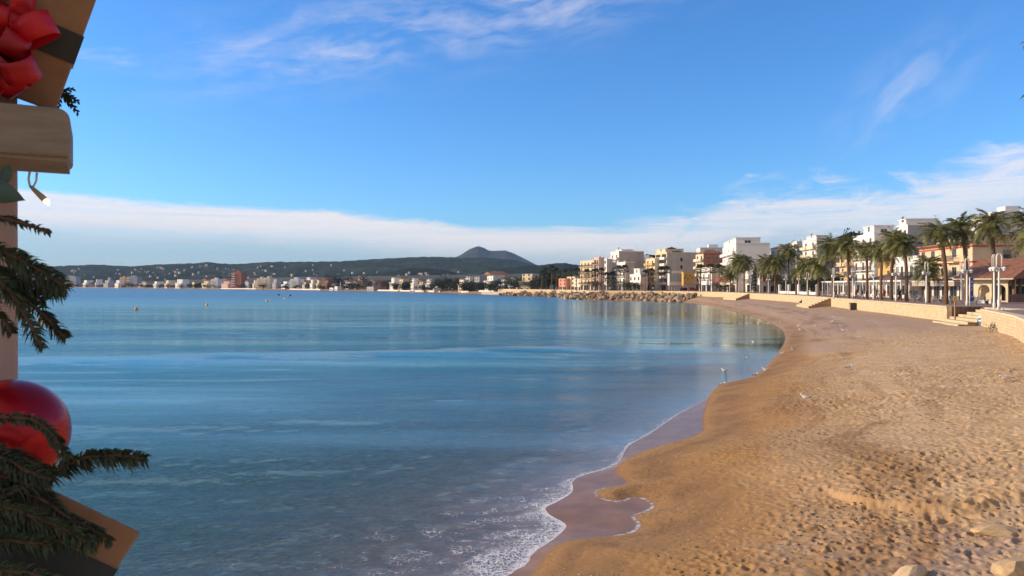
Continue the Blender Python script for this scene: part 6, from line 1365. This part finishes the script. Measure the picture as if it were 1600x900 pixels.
B([(-60, 890), (0, 892), (60, 900), (110, 925)], .024, 2000, seed=17, Y=1.22)
B([(-60, 780), (-10, 770), (30, 800), (60, 830)], .03, 2600, seed=18, Y=1.30)
# cypress sprig behind the upper gift
r = empty('cypress_sprig', P(92, 138, 1.66), 0, 'small cypress sprig hanging out behind the upper gift', 'sprig'); b = MB(); base = Vector(P(92, 138, 1.66)); rg = random.Random(8)
def sprig(p0, p1, n, L_):
    a = P(*p0, 1.66) - base; c_ = P(*p1, 1.66) - base; b.tube([a, (a + c_) / 2 + Vector((0, 0, .004)), c_], [.0022, .0018, .001], 5)
    for k in range(n):
        u = (k + .5) / n; p = a.lerp(c_, u); t = (c_ - a).normalized(); s = Vector((-t.z, 0, t.x)) * (1 if k % 2 else -1); d = (t * .8 + s * .6).normalized(); e = p + d * L_ * (1.1 - u * .6); b.tube([p, (p + e) / 2, e], [.0022, .0028, .0008], 5)
sprig((90, 140), (112, 152), 6, .018); sprig((100, 146), (123, 178), 9, .016); sprig((96, 145), (112, 168), 6, .012); sprig((94, 150), (93, 168), 5, .012); sprig((102, 148), (124, 160), 7, .014); sprig((98, 142), (117, 140), 5, .012)
b.build('foliage', [needle], r)
# eucalyptus leaves at the edge
def leaf(pts_c, lb, Y, name='leaf'):
    a, c_, wd = pts_c; A = P(*a, Y); C = P(*c_, Y); t = (C - A); L_ = t.length; t.normalize(); s = t.cross(Vector((0, 1, 0))).normalized(); b = MB(); n = 10; c0 = 0
    for i in range(n + 1):
        u = i / n; w_ = wd * math.sin(math.pi * (u ** .8)) * .5 + .0004; m_ = t * L_ * u + Vector((0, 0, .006 * math.sin(math.pi * u)))
        b.v += [tuple(m_ - s * w_ + Vector((0, -.004, 0))), tuple(m_), tuple(m_ + s * w_ + Vector((0, -.004, 0)))]
    for i in range(n):
        for j in range(2): b.face((i * 3 + j, i * 3 + j + 1, i * 3 + j + 4, i * 3 + j + 3), 0, True)
    o = b.build(name, [leafm], None, A); so = o.modifiers.new('t', 'SOLIDIFY'); so.thickness = .0006; tag(o, lb, 'leaf')
leaf(((-22, 300), (41, 313), .040), 'pointed grey green leaf below the shelf, the lower of two', 1.36)
leaf(((8, 291), (17, 258), .024), 'small rounded grey green leaf just under the shelf, the upper of two', 1.37)
leaf(((-20, 470), (6, 474), .02), 'pale leaf tucked between the fir branches at the left edge', 1.27)
# fairy light: wire and little bulb
r = empty('fairy_light', P(48, 283, 1.48), 0, 'lit fairy light bulb hanging on a white wire under the shelf', 'fairy light'); base = P(48, 283, 1.48); q = lambda a, c_: P(a, c_, 1.48) - base
b = MB(); b.tube([q(47, 268), q(45, 280), q(47, 291), q(53, 291), q(57, 283), q(58, 270)], .0022, 8); b.build('wire', [M['lamp']], r)
b = MB(); b.tube([q(48, 291), q(53, 296), q(66, 308), q(71, 313)], [.0025, .0042, .006, .0058], 12); b.build('socket', [mat('socket_beige', (.50, .38, .22), .5)], r)
b = MB(); b.tube([q(70.5, 312.5), q(74, 316), q(77, 320)], [.0055, .005, .002], 12); b.build('bulb', [mat('bulb_glow', (.9, .7, .4), .3, emit=(1, .72, .38, 2.2))], r)
# ---------------------------------------------------------------- haze: one closed box of pale air
mb = MB(); mb.box(-8900, 8900, -8900, 8900, -5, 380); hz = mb.build('haze', bpy.data.materials.new('air')); tag(hz, 'thin blue haze over the bay', None, None, 'stuff')
hmn = hz.data.materials[0]; hmn.use_nodes = True; T = NT(hmn.node_tree); hmn.node_tree.nodes.clear()
pv = T.new('ShaderNodeVolumePrincipled'); pv.inputs['Color'].default_value = (0.42, 0.66, 1.0, 1); pv.inputs['Density'].default_value = 0.000065; pv.inputs['Anisotropy'].default_value = 0.0
out = T.new('ShaderNodeOutputMaterial'); T.link(pv.outputs[0], out.inputs['Volume'])
